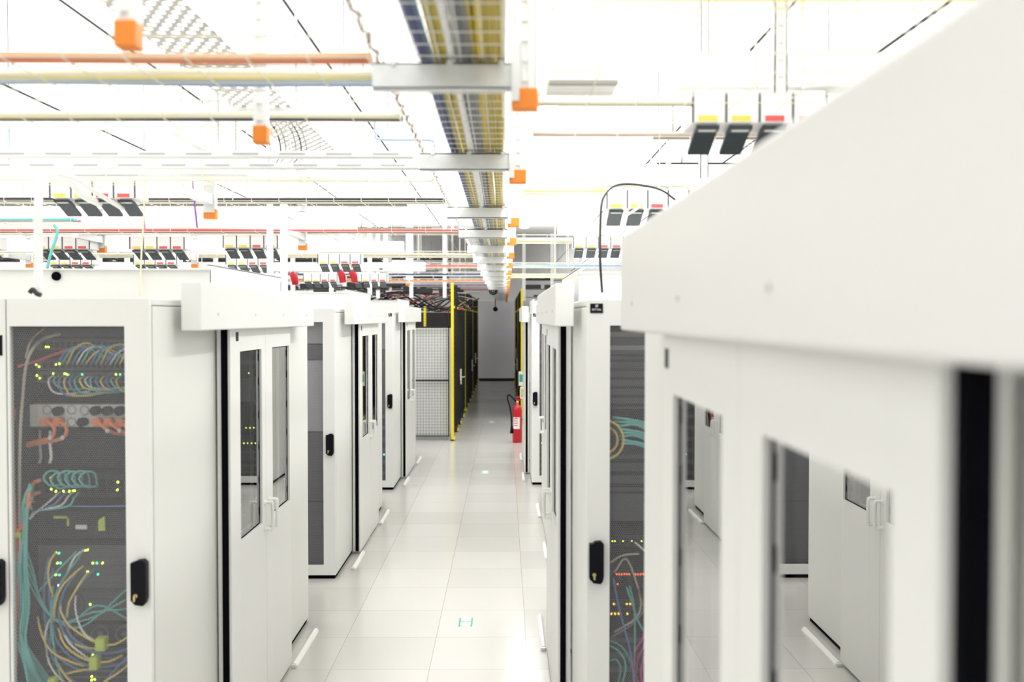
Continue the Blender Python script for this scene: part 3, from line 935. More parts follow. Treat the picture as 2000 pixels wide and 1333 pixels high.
rb = [('beige', [(1192, 1100), (1215, 1086), (1248, 1082)]), ('beige', [(1200, 1118), (1222, 1092), (1240, 1130), (1252, 1180), (1240, 1210), (1200, 1235)]),
      ('white', [(1240, 1060), (1262, 1080), (1275, 1100)]), ('grey', [(1262, 1150), (1258, 1190), (1235, 1220), (1195, 1245)]),
      ('blue', [(1198, 1130), (1207, 1180), (1220, 1230), (1232, 1280), (1238, 1340)]),
      ('teal', [(1224, 1148), (1235, 1180), (1245, 1210), (1256, 1232)]), ('teal', [(1230, 1146), (1238, 1185), (1240, 1240), (1238, 1340)]),
      ('teal', [(1192, 1252), (1215, 1265), (1232, 1295), (1240, 1340)]), ('teal', [(1192, 1262), (1210, 1275), (1222, 1300), (1215, 1340)]),
      ('teal', [(1192, 1290), (1205, 1290), (1212, 1310), (1205, 1345)]),
      ('magenta', [(1262, 1200), (1258, 1240), (1242, 1270), (1238, 1300), (1248, 1345)]), ('magenta', [(1270, 1220), (1258, 1262), (1245, 1290), (1240, 1345)]),
      ('magenta', [(1275, 1250), (1262, 1275), (1252, 1310), (1255, 1345)]), ('brown', [(1246, 1150), (1254, 1175), (1262, 1200), (1268, 1230)])]
for i, (c, pts) in enumerate(rb):
    pcable(c, [(x, y, 4.21 + (i % 4) * 0.012) for x, y in pts], '%s patch cable hanging low in the badge rack, %s of its colour' % (c, nth('rb' + c)), '%s cables low in the badge rack' % c, 0.0045)

# --- other racks: plain fillings seen through the mesh
def fill(x0, x1, y, segs, where):
    for i, (za, zb_, mt, sl) in enumerate(segs):
        unit('blank_cover' if sl == 0 else 'server_unit', '%s %s in the rack %s' % ({'light_equipment': 'pale', 'grey_equipment': 'grey', 'dark_equipment': 'dark'}[mt], ['blank panel', 'slatted server', 'ventilated server', 'narrow server', 'deep server', 'low server'][i % 6], where), 'blank panel' if sl == 0 else 'server', x0, x1, y, y + 0.5, za, zb_, mt, slats=sl)


fill(-1.92, -1.42, 8.08, [(1.93, 2.12, 'light_equipment', 0), (1.80, 1.92, 'grey_equipment', 0), (1.20, 1.79, 'light_equipment', 0), (0.62, 1.19, 'grey_equipment', 0), (0.10, 0.61, 'grey_equipment', 5)], 'of the second row on the cage side')
fill(-1.92, -1.42, 12.24, [(1.75, 2.12, 'light_equipment', 0), (1.0, 1.74, 'grey_equipment', 6), (0.12, 0.98, 'dark_equipment', 6)], 'beside the yellow-posted cage')
unit('network_switch', 'dark switch with one green light in the rack beside the cage', 'network switch', -1.92, -1.42, 12.20, 12.7, 0.99, 1.0, 'dark_equipment', [(-1.515, 0.43, 'led_green')], led_r=0.012)
fill(0.40, 0.88, 12.62, [(1.5, 2.1, 'dark_equipment', 4), (1.05, 1.36, 'grey_equipment', 5), (0.10, 0.45, 'dark_equipment', 4)], 'beside the red extinguisher')
unit('network_switch', 'dark switch with two lime lights beside the extinguisher', 'network switch', 0.40, 0.88, 12.62, 13.1, 1.10 + 0.27, 1.49, 'dark_equipment', [(0.50, 1.40), (0.53, 1.40), (0.66, 1.43)], led_r=0.010)
unit('network_switch', 'dark switch with five lime lights beside the extinguisher', 'network switch', 0.40, 0.88, 12.62, 13.1, 0.66, 1.02, 'dark_equipment', [(0.50 + 0.05 * i, 0.72) for i in range(5)], led_r=0.010)
unit('network_switch', 'dark switch with six lime lights beside the extinguisher', 'network switch', 0.40, 0.88, 12.62, 13.1, 0.46, 0.64, 'dark_equipment', [(0.48 + 0.05 * i, 0.52) for i in range(6)], led_r=0.010)
for nm, x0, y in (('past the orange-plug rack doors', -1.92, 6.02), ('past the second cage-side doors', -1.92, 10.16), ('past the blurred front doors', 0.475, 2.24), ('past the doors under the black arched cord', 0.38, 6.32)):
    fill(x0, x0 + 0.5, y, [(1.3, 2.1, 'grey_equipment', 6), (0.10, 1.28, 'dark_equipment', 8)], nm)

# ------------------------------------------------------------------ floor stickers
for i, (Y, w) in enumerate([(6.81, 0.105), (13.5, 0.105), (20.06, 0.105), (26.7, 0.105)]):
    X = -0.275
    t = thing('floor_sign', ['green and white escape sign on the floor by the first doors', 'green and white escape sign on the floor past the second doors', 'green and white escape sign on the floor by the cage corner', 'green and white escape sign on the floor deep between the cages'][i], 'floor sign', (X, Y, 0))
    MB().box(X - w / 2, X + w / 2, Y - 0.11, Y + 0.11, 0.0, 0.0015).build('sticker', 'sign_white', t)
    for s in (-1, 1):
        m = MB().box(X + s * 0.049, X + s * 0.036, Y - 0.105, Y + 0.10, 0.0015, 0.0022)
        m.box(X + s * 0.037, X + s * 0.018, Y + 0.0, Y + 0.016, 0.0015, 0.0022)
        m.prism([(X + s * 0.016, Y - 0.018), (X + s * 0.016, Y + 0.034), (X + s * 0.006, Y + 0.008)], 'Z', 0.0015, 0.0022)
        m.build('arrow_band', 'sign_green', t)
    m = MB()
    arc = [(X + 0.037 * math.sin(a), Y - 0.06 - 0.035 * math.cos(a), 0.002) for a in [math.radians(q) for q in range(-70, 75, 14)]]
    m.tube(arc, 0.003, n=5)
    m.build('curved_line', 'light_equipment', t)

# ------------------------------------------------------------------ central cable tray and its hangers
def basket(name, label, along, c0, c1, a0, a1, z, wall=0.05, pitch_=0.10, nlong=6, r=0.0025, material='wire_pale'):
    """wire mesh tray. along='Y': c = X limits, a = Y limits; along='X': c = Y limits, a = X limits"""
    def P(c, a, zz):
        return (c, a, zz) if along == 'Y' else (a, c, zz)
    m = MB()
    for i in range(nlong):
        c = c0 + (c1 - c0) * i / (nlong - 1)
        m.tube([P(c, a0, z), P(c, a1, z)], r, n=4, smooth=False)
    for c in (c0, c1):
        m.tube([P(c, a0, z + wall), P(c, a1, z + wall)], r * 1.5, n=4, smooth=False)
    k = int((a1 - a0) / pitch_)
    for i in range(k + 1):
        a = a0 + (a1 - a0) * i / k
        m.tube([P(c0, a, z + wall), P(c0, a, z - r * 2), P(c1, a, z - r * 2), P(c1, a, z + wall)], r, n=4, smooth=False)
    if along == 'X':
        a = a0 + 0.7
        while a < a1:
            for c in (c0, c1):
                m.tube([P(c, a, z), P(c, a, CEIL)], 0.0035, n=4, smooth=False)
            a += 2.1
    o = m.build(name, material)
    return tag(o, label, 'cable tray')


TZ = 2.786
basket('cable_tray', 'long wire mesh cable tray of yellow cables running down the aisle', 'Y', -0.325, 0.0, 0.3, 32.5, TZ, wall=0.045, pitch_=0.10, nlong=7, r=0.0019, material='zinc_pale')
hangY = [0.95, 2.46, 3.79, 5.60, 6.99] + [6.99 + 1.57 * k for k in range(1, 17)]


def make_hanger(X, Y, cap_z, label, group, bar=None, arms=(), colour='overhead_white', w=0.030, cap=True):
    root = thing('strut_hanger', label, 'ceiling hanger', (X, Y, CEIL), group)
    m = MB()
    # perforated C-channel: web facing the viewer with slots, and two flanges
    z = cap_z
    m.box(X - w, X - w + 0.004, Y - 0.02, Y + 0.02, cap_z, CEIL)
    m.box(X + w - 0.004, X + w, Y - 0.02, Y + 0.02, cap_z, CEIL)
    m.box(X - w, X - 0.008, Y - 0.02, Y - 0.016, cap_z, CEIL)
    m.box(X + 0.008, X + w, Y - 0.02, Y - 0.016, cap_z, CEIL)
    m.box(X - w, X + w, Y - 0.0145, Y - 0.012, cap_z, CEIL)
    zz = cap_z
    while zz < CEIL - 0.1:
        m.box(X - 0.009, X + 0.009, Y - 0.02, Y - 0.016, zz, zz + 0.022)
        zz += 0.05
    MB().box(X - 0.06, X + 0.06, Y - 0.06, Y + 0.06, CEIL - 0.008, CEIL).build('ceiling_plate', colour, root)
    m.build('slotted_channel', colour, root)
    if cap:
        MB().box(X - w - 0.003, X + w + 0.003, Y - 0.024, Y + 0.024, cap_z - 0.018, cap_z + 0.034, 0.004).build('end_cap', 'orange_plastic', root, 'orange plastic end cap')
    if bar:
        b = MB()
        x0, x1 = bar
        b.box(x0, x1, Y - 0.020, Y - 0.016, 2.712, 2.776)
        b.box(x0, x1, Y - 0.020, Y + 0.022, 2.772, 2.776)
        b.box(x0, x1, Y - 0.020, Y + 0.022, 2.712, 2.716)
        b.box(x1 - 0.004, x1 + 0.016, Y - 0.03, Y + 0.03, 2.68, 2.83)
        b.build('cantilever_bar', 'zinc', root, 'galvanised bar under the cable tray')
        for f in (0.15, 0.55, 0.92):
            MB().cyl((x0 + (x1 - x0) * f, Y - 0.027, 2.775), 'Y', 0.008, 0.008, 8).build('bolt_head', 'zinc', root)
    for (za, ln) in arms:
        b = MB()
        b.prism([(Y - 0.02, za), (Y - ln, za + 0.005), (Y - ln, za + 0.035), (Y - 0.02, za + 0.055)], 'X', X - 0.022, X + 0.022)
        b.box(X - 0.028, X + 0.028, Y - 0.03, Y - 0.016, za - 0.04, za + 0.10)
        b.build('bracket_arm', 'zinc', root, 'grey galvanised bracket arm')
    return root


proto = make_hanger(0.05, hangY[1], 2.68, 'white slotted strut hanger with orange cap beside the aisle tray, %s along it' % nth('hang'), 'hangers along the aisle tray', bar=(-0.33, 0.02))
for i, Y in enumerate(hangY):
    if i == 1:
        continue
    c = copy_tree(proto)
    c.location = (0.05, Y, CEIL)
    c['label'] = 'white slotted strut hanger with orange cap beside the aisle tray, %s along it' % (nth('hang') if i else 'overhead')
# cables lying on the tray
tray = [('navy', -0.205, 0.011, 0), ('blue', -0.188, 0.009, 1), ('olive', -0.172, 0.010, 0), ('olive', -0.155, 0.010, 0), ('yellow', -0.163, 0.008, 2), ('white', -0.140, 0.009, 0),
        ('olive', -0.125, 0.009, 1), ('white', -0.128, 0.010, 0), ('grey', -0.110, 0.014, 0), ('grey', -0.092, 0.013, 0), ('black', -0.101, 0.010, 2), ('grey', -0.079, 0.010, 1), ('olive', -0.076, 0.009, 0),
        ('yellow', -0.060, 0.009, 0), ('white', -0.066, 0.008, 2), ('olive', -0.045, 0.010, 0), ('yellow', -0.038, 0.008, 1), ('olive', -0.030, 0.009, 0), ('olive', -0.016, 0.010, 0),
        ('yellow', -0.022, 0.008, 2), ('cream', -0.006, 0.007, 0), ('olive', -0.050, 0.008, 2), ('yellow', -0.083, 0.006, 2)]
r2 = random.Random(5)
for i, (c, x, r, lvl) in enumerate(tray):
    pts = []
    ph = r2.uniform(0, 6)
    for k in range(54):
        Y = 0.35 + k * 0.6
        pts.append((x + 0.006 * math.sin(Y * 0.9 + ph) + r2.uniform(-0.002, 0.002), Y, TZ + 0.003 + r + lvl * 0.016 + 0.003 * math.sin(Y * 1.7 + ph)))
    tc = {'yellow': 'tray_yellow', 'grey': 'tray_grey'}.get(c, c)
    cable('tray_cable', '%s %s cable from the twisted lead in the aisle cable tray' % (nth('tray' + c), {'olive': 'olive yellow', 'navy': 'dark blue'}.get(c, c)), 'cable', pts, r * 1.12, 'cable_' + tc, '%s cables in the aisle tray' % c, per=1, n=6)
# twisted earth lead along the tray's free edge
pts = []
for k in range(640):
    Y = 0.35 + k * 0.05
    pts.append((-0.332 + 0.006 * math.cos(Y * 40), Y, TZ + 0.035 + 0.006 * math.sin(Y * 40)))
cable('earth_lead', 'twisted brown earth lead along the free edge of the aisle tray', 'cable', pts, 0.0055, 'cable_brown', None, per=1, n=5)

# dome speaker and camera hung under the tray
t = thing('ceiling_speaker', 'round dark speaker hanging under the far tray', 'speaker', (-0.235, 19.8, 2.70))
MB().cyl((-0.235, 19.78, 2.70), 'Y', 0.085, 0.10, 24).build('speaker_body', 'light_equipment', t)
for rr in (0.078, 0.045):
    MB().tube([(-0.235 + rr * math.cos(a * math.pi / 14), 19.775, 2.70 + rr * math.sin(a * math.pi / 14)) for a in range(28)], 0.012, n=6, closed=True).build('speaker_ring', 'black_plastic', t)
MB().cyl((-0.235, 19.77, 2.70), 'Y', 0.014, 0.02, 12).build('speaker_cone', 'black_plastic', t)
MB().cyl((-0.235, 19.83, 2.70), 'Z', 0.008, 0.10, 8).build('speaker_drop', 'black_plastic', t)
t = thing('security_camera', 'small dark camera hanging before the grey back wall', 'camera', (-0.29, 30.0, 2.42))
MB().ball((-0.29, 30.0, 2.42), 0.075, 14, 9).build('camera_dome', 'black_plastic', t)
MB().cyl((-0.29, 30.0, 2.46), 'Z', 0.014, CEIL - 2.46, 8).build('camera_stem', 'black_plastic', t)

# ------------------------------------------------------------------ overhead: trays, trunking, hangers across the rows
LAT = 'wire mesh tray crossing overhead '
lat = [  # label, y0, y1, x0, x1, z, cables
    (LAT + 'with orange, yellow and blue cables, joining the aisle tray', 2.44, 2.80, -7.0, -0.34, 2.79, [('orange', 2.49), ('red', 2.515), ('orange', 2.535), ('cream', 2.66), ('yellow', 2.69), ('blue', 2.74), ('blue', 2.77)]),
    (LAT + 'with cream and purple cables behind the orange ones', 3.16, 3.46, -7.5, -0.34, 2.79, [('cream', 3.20), ('yellow', 3.22), ('navy', 3.26), ('purple', 3.275)]),
    (LAT + 'above the first doors, empty', 4.55, 4.85, -8.5, -0.34, 2.79, [('cream', 4.7)]),
    (LAT + 'with black cables over the first doors', 5.40, 5.70, -8.5, -0.34, 2.79, [('black', 5.48), ('black', 5.52), ('grey', 5.6)]),
    (LAT + 'with teal and pink cables', 6.55, 6.85, -9.0, -2.9, 2.79, [('teal', 6.60), ('teal', 6.64), ('pink', 6.70)]),
    (LAT + 'with the long red cable', 7.32, 7.62, -9.5, -0.34, 2.79, [('red', 7.38), ('magenta', 7.41), ('red', 7.44), ('black', 7.56)]),
    (LAT + 'with pale cables over the second row', 10.2, 10.5, -10.0, -0.34, 2.79, [('beige', 10.25), ('cream', 10.35), ('teal', 10.4), ('black', 10.45)]),
    (LAT + 'with thin red cables over the second doors', 12.35, 12.65, -11.0, -0.34, 2.79, [('red', 12.4), ('pink', 12.45), ('black', 12.55)]),
    (LAT + 'with dark blue cables before the cage', 14.75, 15.05, -12.0, -0.34, 2.79, [('navy', 14.8), ('blue', 14.86), ('navy', 14.92), ('black', 15.0)]),
    (LAT + 'with orange cables over the cage front', 17.2, 17.5, -12.0, -0.34, 2.79, [('orange', 17.25), ('red', 17.3), ('purple', 17.42)]),
    (LAT + 'with purple cables over the cage', 19.6, 19.9, -12.0, -0.34, 2.79, [('purple', 19.65), ('navy', 19.7), ('purple', 19.78)]),
    (LAT + 'with pink cables deep over the cage', 22.6, 22.9, -12.0, -0.34, 2.79, [('pink', 22.7), ('magenta', 22.8)]),
    (LAT + 'with one yellow cable above the blurred header', 1.98, 2.22, 0.10, 5.5, 2.79, [('yellow', 2.03)]),
    (LAT + 'with an open grid beside the white box lamp', 2.62, 3.12, 0.10, 6.0, 2.80, [('beige', 3.08)]),
    (LAT + 'thin and empty above the black arched cord', 3.50, 3.72, 0.10, 6.0, 2.79, [('brown', 3.53)]),
    (LAT + 'with two yellow cables above the arched cord sockets', 5.05, 5.35, 0.10, 6.5, 2.79, [('yellow', 5.1), ('cream', 5.16), ('cream', 5.22)]),
    (LAT + 'with cream cables behind the arched cord', 8.2, 8.5, 0.10, 6.5, 2.79, [('cream', 8.25), ('yellow', 8.3)]),
    (LAT + 'with blue cables above the hidden row', 12.3, 12.6, 0.10, 6.5, 2.79, [('blue', 12.4), ('blue', 12.45), ('teal', 12.5)]),
    (LAT + 'with green and yellow cables above the extinguisher', 15.4, 15.7, 0.10, 6.5, 2.79, [('yellow', 15.5), ('yellow', 15.55), ('teal', 15.6)])]
for i, (lab, y0, y1, x0, x1, z, cs) in enumerate(lat):
    basket('cable_tray', lab, 'X', y0, y1, x0, x1, z, wall=0.05, pitch_=0.15 if y0 < 6 else 0.25, nlong=5, r=0.0022 if y0 < 9 else 0.003)
    short = lab[len(LAT):]
    seen = {}
    for (c, Y) in cs:
        pts = []
        n = 14
        for k in range(n + 1):
            x = x0 + (x1 - x0) * k / n
            pts.append((x, Y + r2.uniform(-0.006, 0.006), z + 0.012 + r2.uniform(0, 0.005)))
        pc = 'pale_' + c if (y0 < 6 and 'cable_pale_' + c in MATS) else c  # near trays take the paler copies, lightened as if overexposed
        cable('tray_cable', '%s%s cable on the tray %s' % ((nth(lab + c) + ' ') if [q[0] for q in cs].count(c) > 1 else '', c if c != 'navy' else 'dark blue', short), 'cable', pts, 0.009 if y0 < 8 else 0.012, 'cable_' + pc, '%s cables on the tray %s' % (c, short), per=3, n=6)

# dark and pale conduits running lengthwise, high up
for (x, z, r, c, lab) in [(-0.876, 3.40, 0.006, 'black', 'thin dark rod running lengthwise high over the doors'), (-1.76, 3.40, 0.006, 'black', 'thin dark rod running lengthwise high over the cabled rack'),
                          (1.77, 3.40, 0.007, 'black', 'thin dark rod running lengthwise high above the blurred header'), (1.155, 3.40, 0.006, 'black', 'thin dark rod running lengthwise above the black flaps'),
                          (-2.7, 3.40, 0.006, 'black', 'thin dark rod running lengthwise high above the inner racks')]:
    m = MB().tube([(x, 0.4, z), (x, 26.0, z)], r, n=6)
    for Y in range(1, 26, 2):
        m.tube([(x, Y + 0.35, z), (x, Y + 0.35, CEIL)], 0.002, n=4)
    tag(m.build('threaded_rod', 'zinc_pale' if c != 'black' else 'cable_black'), lab, 'rod')


def perf_tray(label, x0, x1, y0, y1, z):
    root = thing('perforated_tray', label, 'cable tray', ((x0 + x1) / 2, (y0 + y1) / 2, z))
    MB().quad((x0, y0, z), (x1, y0, z), (x1, y1, z), (x0, y1, z)).build('tray_bottom', 'tray_mesh', root)
    MB().box(x0, x0 + 0.003, y0, y1, z, z + 0.06).box(x1 - 0.003, x1, y0, y1, z, z + 0.06).build('tray_sides', 'zinc_pale', root)
    Y = y0 + 0.4
    while Y < y1:
        m = MB()
        m.box(x0 - 0.03, x1 + 0.03, Y - 0.02, Y + 0.02, z - 0.04, z - 0.002)
        m.tube([(x0 - 0.02, Y, z - 0.02), (x0 - 0.02, Y, CEIL)], 0.005, n=5)
        m.tube([(x1 + 0.02, Y, z - 0.02), (x1 + 0.02, Y, CEIL)], 0.005, n=5)
        m.build('support_bar', 'zinc_pale', root)
        Y += 1.5
    return root


perf_tray('grey perforated tray running lengthwise over the sliding doors', -1.10, -0.87, 0.6, 5.2, 3.0)

# hangers over the rows
side_spots = [(-0.73, 1.91), (-0.73, 2.94), (-1.55, 5.16), (-1.55, 7.5), (-1.55, 10.07), (-1.55, 12.7), (-1.55, 15.6), (-3.2, 5.2), (-3.2, 7.78), (-3.2, 10.1), (-3.2, 12.7), (-4.9, 7.8), (-4.9, 10.1), (-4.9, 12.7), (-6.6, 10.2), (-6.6, 12.7), (0.81, 2.89), (0.94, 4.62), (2.2, 2.9)]
words = {-0.73: 'over the sliding doors', -1.55: 'over the end racks', -3.2: 'over the inner racks', -4.9: 'deep over the inner racks', -6.6: 'far over the inner racks', 0.81: 'above the blurred header', 0.94: 'above the badge rack', 2.2: 'high behind the blurred header'}
first = {}
for i, (X, Y) in enumerate(side_spots):
    lab = 'white slotted strut hanger %s, %s in its line' % (words[X], nth('sh%s' % X))
    if X in first:
        c = copy_tree(first[X])
        c.location = (X, Y, CEIL)
        c['label'] = lab
    else:
        first[X] = make_hanger(X, Y, 2.68 if X < 0 else 2.80, lab, 'hangers %s' % words[X], arms=((2.735, 0.48), (3.0, 0.55)) if X < -1 else (), w=0.019 if X > -1 else 0.03, cap=X < 0)


# busbar trunking with tap-off socket boxes
def busbar(label, x0, x1, Y, z):
    root = thing('busbar_trunking', label, 'busbar', ((x0 + x1) / 2, Y, z))
    MB().box(x0, x1, Y - 0.05, Y + 0.05, z, z + 0.11, 0.004).build('busbar_housing', 'overhead_white', root)
    x = x0 + 0.4
    while x < x1:
        m = MB()
        m.box(x - 0.012, x + 0.012, Y - 0.055, Y + 0.055, z - 0.005, z + 0.115)
        m.tube([(x, Y, z + 0.1), (x, Y, CEIL)], 0.005, n=5)
        m.build('drop_rod', 'zinc_pale', root)
        x += 1.6
    return root


def make_tap(label, xc, Y, z, n=4, closed=None, group=None):
    """z: height of the sockets' upper edge"""
    root = thing('socket_box', label, 'socket box', (xc, Y, z + 0.10), group)
    w = 0.105
    x0 = xc - n * w / 2
    MB().box(x0, x0 + n * w, Y - 0.03, Y + 0.16, z, z + 0.10, 0.006).build('box_housing', 'overhead_white', root)
    for i in range(n + 1):
        MB().box(x0 + i * w - 0.003, x0 + i * w + 0.003, Y - 0.034, Y - 0.028, z, z + 0.095).build('divider', 'grey_equipment', root)
    for i in range(n):
        xa = x0 + w * i + 0.018
        MB().box(xa, xa + 0.06, Y - 0.032, Y - 0.028, z + 0.004, z + 0.022).build('phase_label', 'cable_yellow' if i < n / 2 else 'cable_red', root, '%s marker strip' % ('yellow' if i < n / 2 else 'red'))
        s = MB().box(xa + 0.004, xa + 0.062, Y - 0.01, Y + 0.10, z - 0.022, z + 0.002, 0.004).build('socket', 'white_plastic', root)
        th = 0.006
        MB().prism([(Y - 0.02, z - 0.006), (Y + 0.02, z - 0.012), (Y + 0.135, z - 0.062), (Y + 0.135, z - 0.074), (Y + 0.02, z - 0.024), (Y - 0.02, z - 0.018)], 'X', xa - 0.004, xa + 0.068).build('flap', 'flap_black', s, 'black hinged socket flap')
    return root


taps = [('with white cords over the cabled rack', -2.04, 4.88, 2.735), ('third in from the doors behind the cabled rack', -3.42, 7.6, 2.675), ('second in from the doors behind the cabled rack', -2.69, 7.6, 2.675), ('first in from the doors behind the cabled rack', -1.97, 7.6, 2.685),
        ('outermost behind the cabled rack', -4.15, 7.6, 2.675),
        ('first over the second doors', -1.62, 9.6, 2.675), ('second over the second doors', -2.52, 9.6, 2.665), ('third over the second doors', -3.42, 9.6, 2.665), ('fourth over the second doors', -4.25, 9.6, 2.665),
        ('with the black flaps above the blurred header', 0.80, 3.10, 2.755), ('under the black arched cord', 0.735, 5.05, 2.705), ('small and far behind the arched cord', 0.79, 8.27, 2.735),
        ('first over the rack beside the cage', -1.68, 12.2, 2.60), ('second over the rack beside the cage', -2.3, 12.2, 2.60), ('third over the rack beside the cage', -3.0, 12.2, 2.60)]
for k, (lab, x, Y, z) in enumerate(taps):
    make_tap('white socket box ' + lab, x, Y, z)
busbar('white busbar trunking over the cabled rack', -8.0, -1.3, 4.95, 2.86)
busbar('white busbar trunking behind the cabled rack', -9.0, -1.3, 7.74, 2.80)
busbar('white busbar trunking over the second doors', -9.0, -1.0, 9.67, 2.79)
busbar('white busbar trunking over the rack beside the cage', -9.0, -1.0, 12.27, 2.73)
busbar('white busbar trunking above the blurred header', 0.56, 6.0, 3.17, 2.88)
busbar('white busbar trunking above the arched cord', 0.45, 6.0, 5.12, 2.83)
busbar('white busbar trunking far behind the arched cord', 0.45, 6.0, 8.34, 2.85)
# cords from the socket boxes
cable('power_lead', 'thick white cord rising from the cabled rack and arching to the socket box', 'power cord', [at(75, 577, 4.1), at(75, 480, 4.1), at(75, 400, 4.12), at(80, 352, 4.2), at(105, 336, 4.4), at(135, 352, 4.6), at(160, 380, 4.75), at(195, 398, 4.9)], 0.019, 'white_plastic')
cable('power_lead', 'white cord sloping down to the far end of the socket box', 'power cord', [at(105, 336, 4.42), at(150, 350, 4.5), at(190, 378, 4.7), at(240, 408, 4.9)], 0.012, 'white_plastic')
cable('power_lead', 'thin cream lead hanging from the socket box to the rack roof', 'power cord', [at(282, 372, 4.75), at(281, 420, 4.72), at(276, 500, 4.70), at(273, 577, 4.66)], 0.004, 'cable_cream')
cable('power_lead', 'black cord arching over from the badge rack roof to the sockets', 'power cord', [at(1176, 572, 4.4), at(1172, 500, 4.4), at(1174, 410, 4.45), at(1182, 380, 4.5), at(1205, 362, 4.6), at(1245, 361, 4.7), at(1290, 371, 4.85), at(1318, 390, 4.95)], 0.0055, 'cable_black', per=6)
cable('power_lead', 'white cord bending from the black sockets up to the tray', 'power cord', [at(1225, 420, 5.0), at(1247, 405, 4.95), at(1254, 385, 4.9), at(1250, 362, 4.85), at(1256, 230, 4.9), at(1258, 170, 5.0)], 0.007, 'white_plastic')
cable('power_lead', 'thin pink lead arching above the socket box and hanging down', 'power lead', [at(233, 372, 5.0), at(236, 355, 5.0), at(248, 338, 5.02), at(264, 327, 5.05), at(276, 335, 5.05), at(282, 358, 5.1), at(282, 400, 5.15), at(281, 425, 5.15), at(283, 450, 5.15)], 0.005, 'cable_pink')
cable('power_lead', 'thin black lead arching behind the white cord', 'power lead', [at(154, 398, 5.5), at(156, 345, 5.5), at(164, 332, 5.5), at(174, 329, 5.5), at(184, 337, 5.5), at(186, 398, 5.5)], 0.005, 'cable_black')
cable('power_lead', 'thin purple lead looping near the bracket arm and orange cap', 'power lead', [at(394, 352, 5.42), at(392, 336, 5.42), at(385, 331, 5.42), at(378, 342, 5.42), at(377, 362, 5.42), at(380, 398, 5.42), at(383, 425, 5.42), at(385, 445, 5.42)], 0.005, 'cable_purple')
cable('power_lead', 'teal lead draped from the tray beside the roof panel', 'power cord', [at(105, 440, 6.6), at(112, 450, 6.6), at(108, 470, 6.6), at(98, 500, 6.6), at(92, 525, 6.6)], 0.010, 'cable_teal')
cable('power_lead', 'black frayed cord end on the rack roof below the white cord', 'power cord', [at(58, 572, 4.05), at(64, 566, 4.05), at(72, 574, 4.05), at(80, 577, 4.05)], 0.010, 'cable_black')
# white riser posts beside the roofs
for (x, y0, y1, Y, lab) in [(555, 568, 430, 6.35, 'white riser pipe at the end of the first aisle roof'), (528, 575, 505, 7.2, 'white riser pipe behind the first aisle roof')]:
    a, b = at(x, y0, Y), at(x, y1, Y)
    tag(MB().box(a.x - 0.02, a.x + 0.02, Y - 0.02, Y + 0.02, 2.22, CEIL).build('riser_pipe', 'overhead_white'), lab, 'pipe')
# slotted trunking, cable drops and far ladders
def trunking(label, x0, x1, Y, z, h, material):
    root = thing('slotted_trunking', label, 'cable trunking', ((x0 + x1) / 2, Y, z))
    MB().box(x0, x1, Y - 0.03, Y + 0.03, z, z + h, 0.002).build('trunking_body', material, root)
    m = MB()
    k = int((x1 - x0) / 0.18)
    for i in range(k):
        xa = x0 + (x1 - x0) * (i + 0.15) / k
        m.box(xa, xa + 0.10, Y - 0.0315, Y - 0.029, z + h * 0.35, z + h * 0.65)
    if material != 'black_paint':
        m.build('slot_row', 'light_equipment', root)
    for f in (0.1, 0.5, 0.9):
        x = x0 + (x1 - x0) * f
        MB().tube([(x, Y, z + h), (x, Y, CEIL)], 0.006, n=5).build('drop_rod', 'zinc_pale', root)
    return root


trunking('grey slotted trunking crossing above the socket box of the cabled rack', -8.0, -0.36, 4.10, 2.765, 0.022, 'zinc_pale')
trunking('pale slotted rail crossing just ahead of the grey trunking', -8.0, -0.36, 3.85, 2.77, 0.022, 'overhead_white')
trunking('dark slim trunking crossing high over the second row', -9.0, -0.9, 9.0, 3.17, 0.018, 'black_paint')
trunking('dark slim trunking crossing high over the second doors', -9.5, -0.9, 12.0, 3.23, 0.022, 'black_paint')
trunking('dark slim trunking crossing high behind the black flaps', 0.70, 1.6, 4.6, 2.985, 0.012, 'black_paint')
trunking('dark slim trunking crossing behind the badge rack sockets', 0.90, 2.4, 5.8, 3.05, 0.010, 'black_paint')
for i in range(8):
    x0 = 520 + i * 10
    c = ['grey', 'white', 'black', 'grey', 'white', 'grey', 'black', 'grey'][i]
    o = cable('drop_cable', '%s cable curving down from the perforated tray, %s of its colour' % (c, nth('drop' + c)), 'cable', [at(x0 - 14, 236, 4.4), at(x0 + 2, 262, 4.4), at(x0 + 8, 295, 4.4), at(x0 + 2 - i * 1.5, 318, 4.35), at(x0 - 24 - i * 3, 326, 4.15)], 0.0032, 'cable_' + c, 'cable drops from the perforated tray')
cable('drop_cable', 'thin blue lead hanging straight beyond the socket box', 'cable', [at(18, 246, 4.2), at(18, 275, 4.2), at(18, 312, 4.15)], 0.0045, 'cable_pale_blue')
cable('conduit', 'pale blue conduit bending round beside the aisle tray', 'cable', [at(732, 236, 4.35), at(733, 262, 4.35), at(740, 272, 4.35), at(790, 273, 4.35), at(840, 274, 4.35), at(849, 284, 4.35), at(850, 322, 4.35)], 0.006, 'cable_pale_blue')


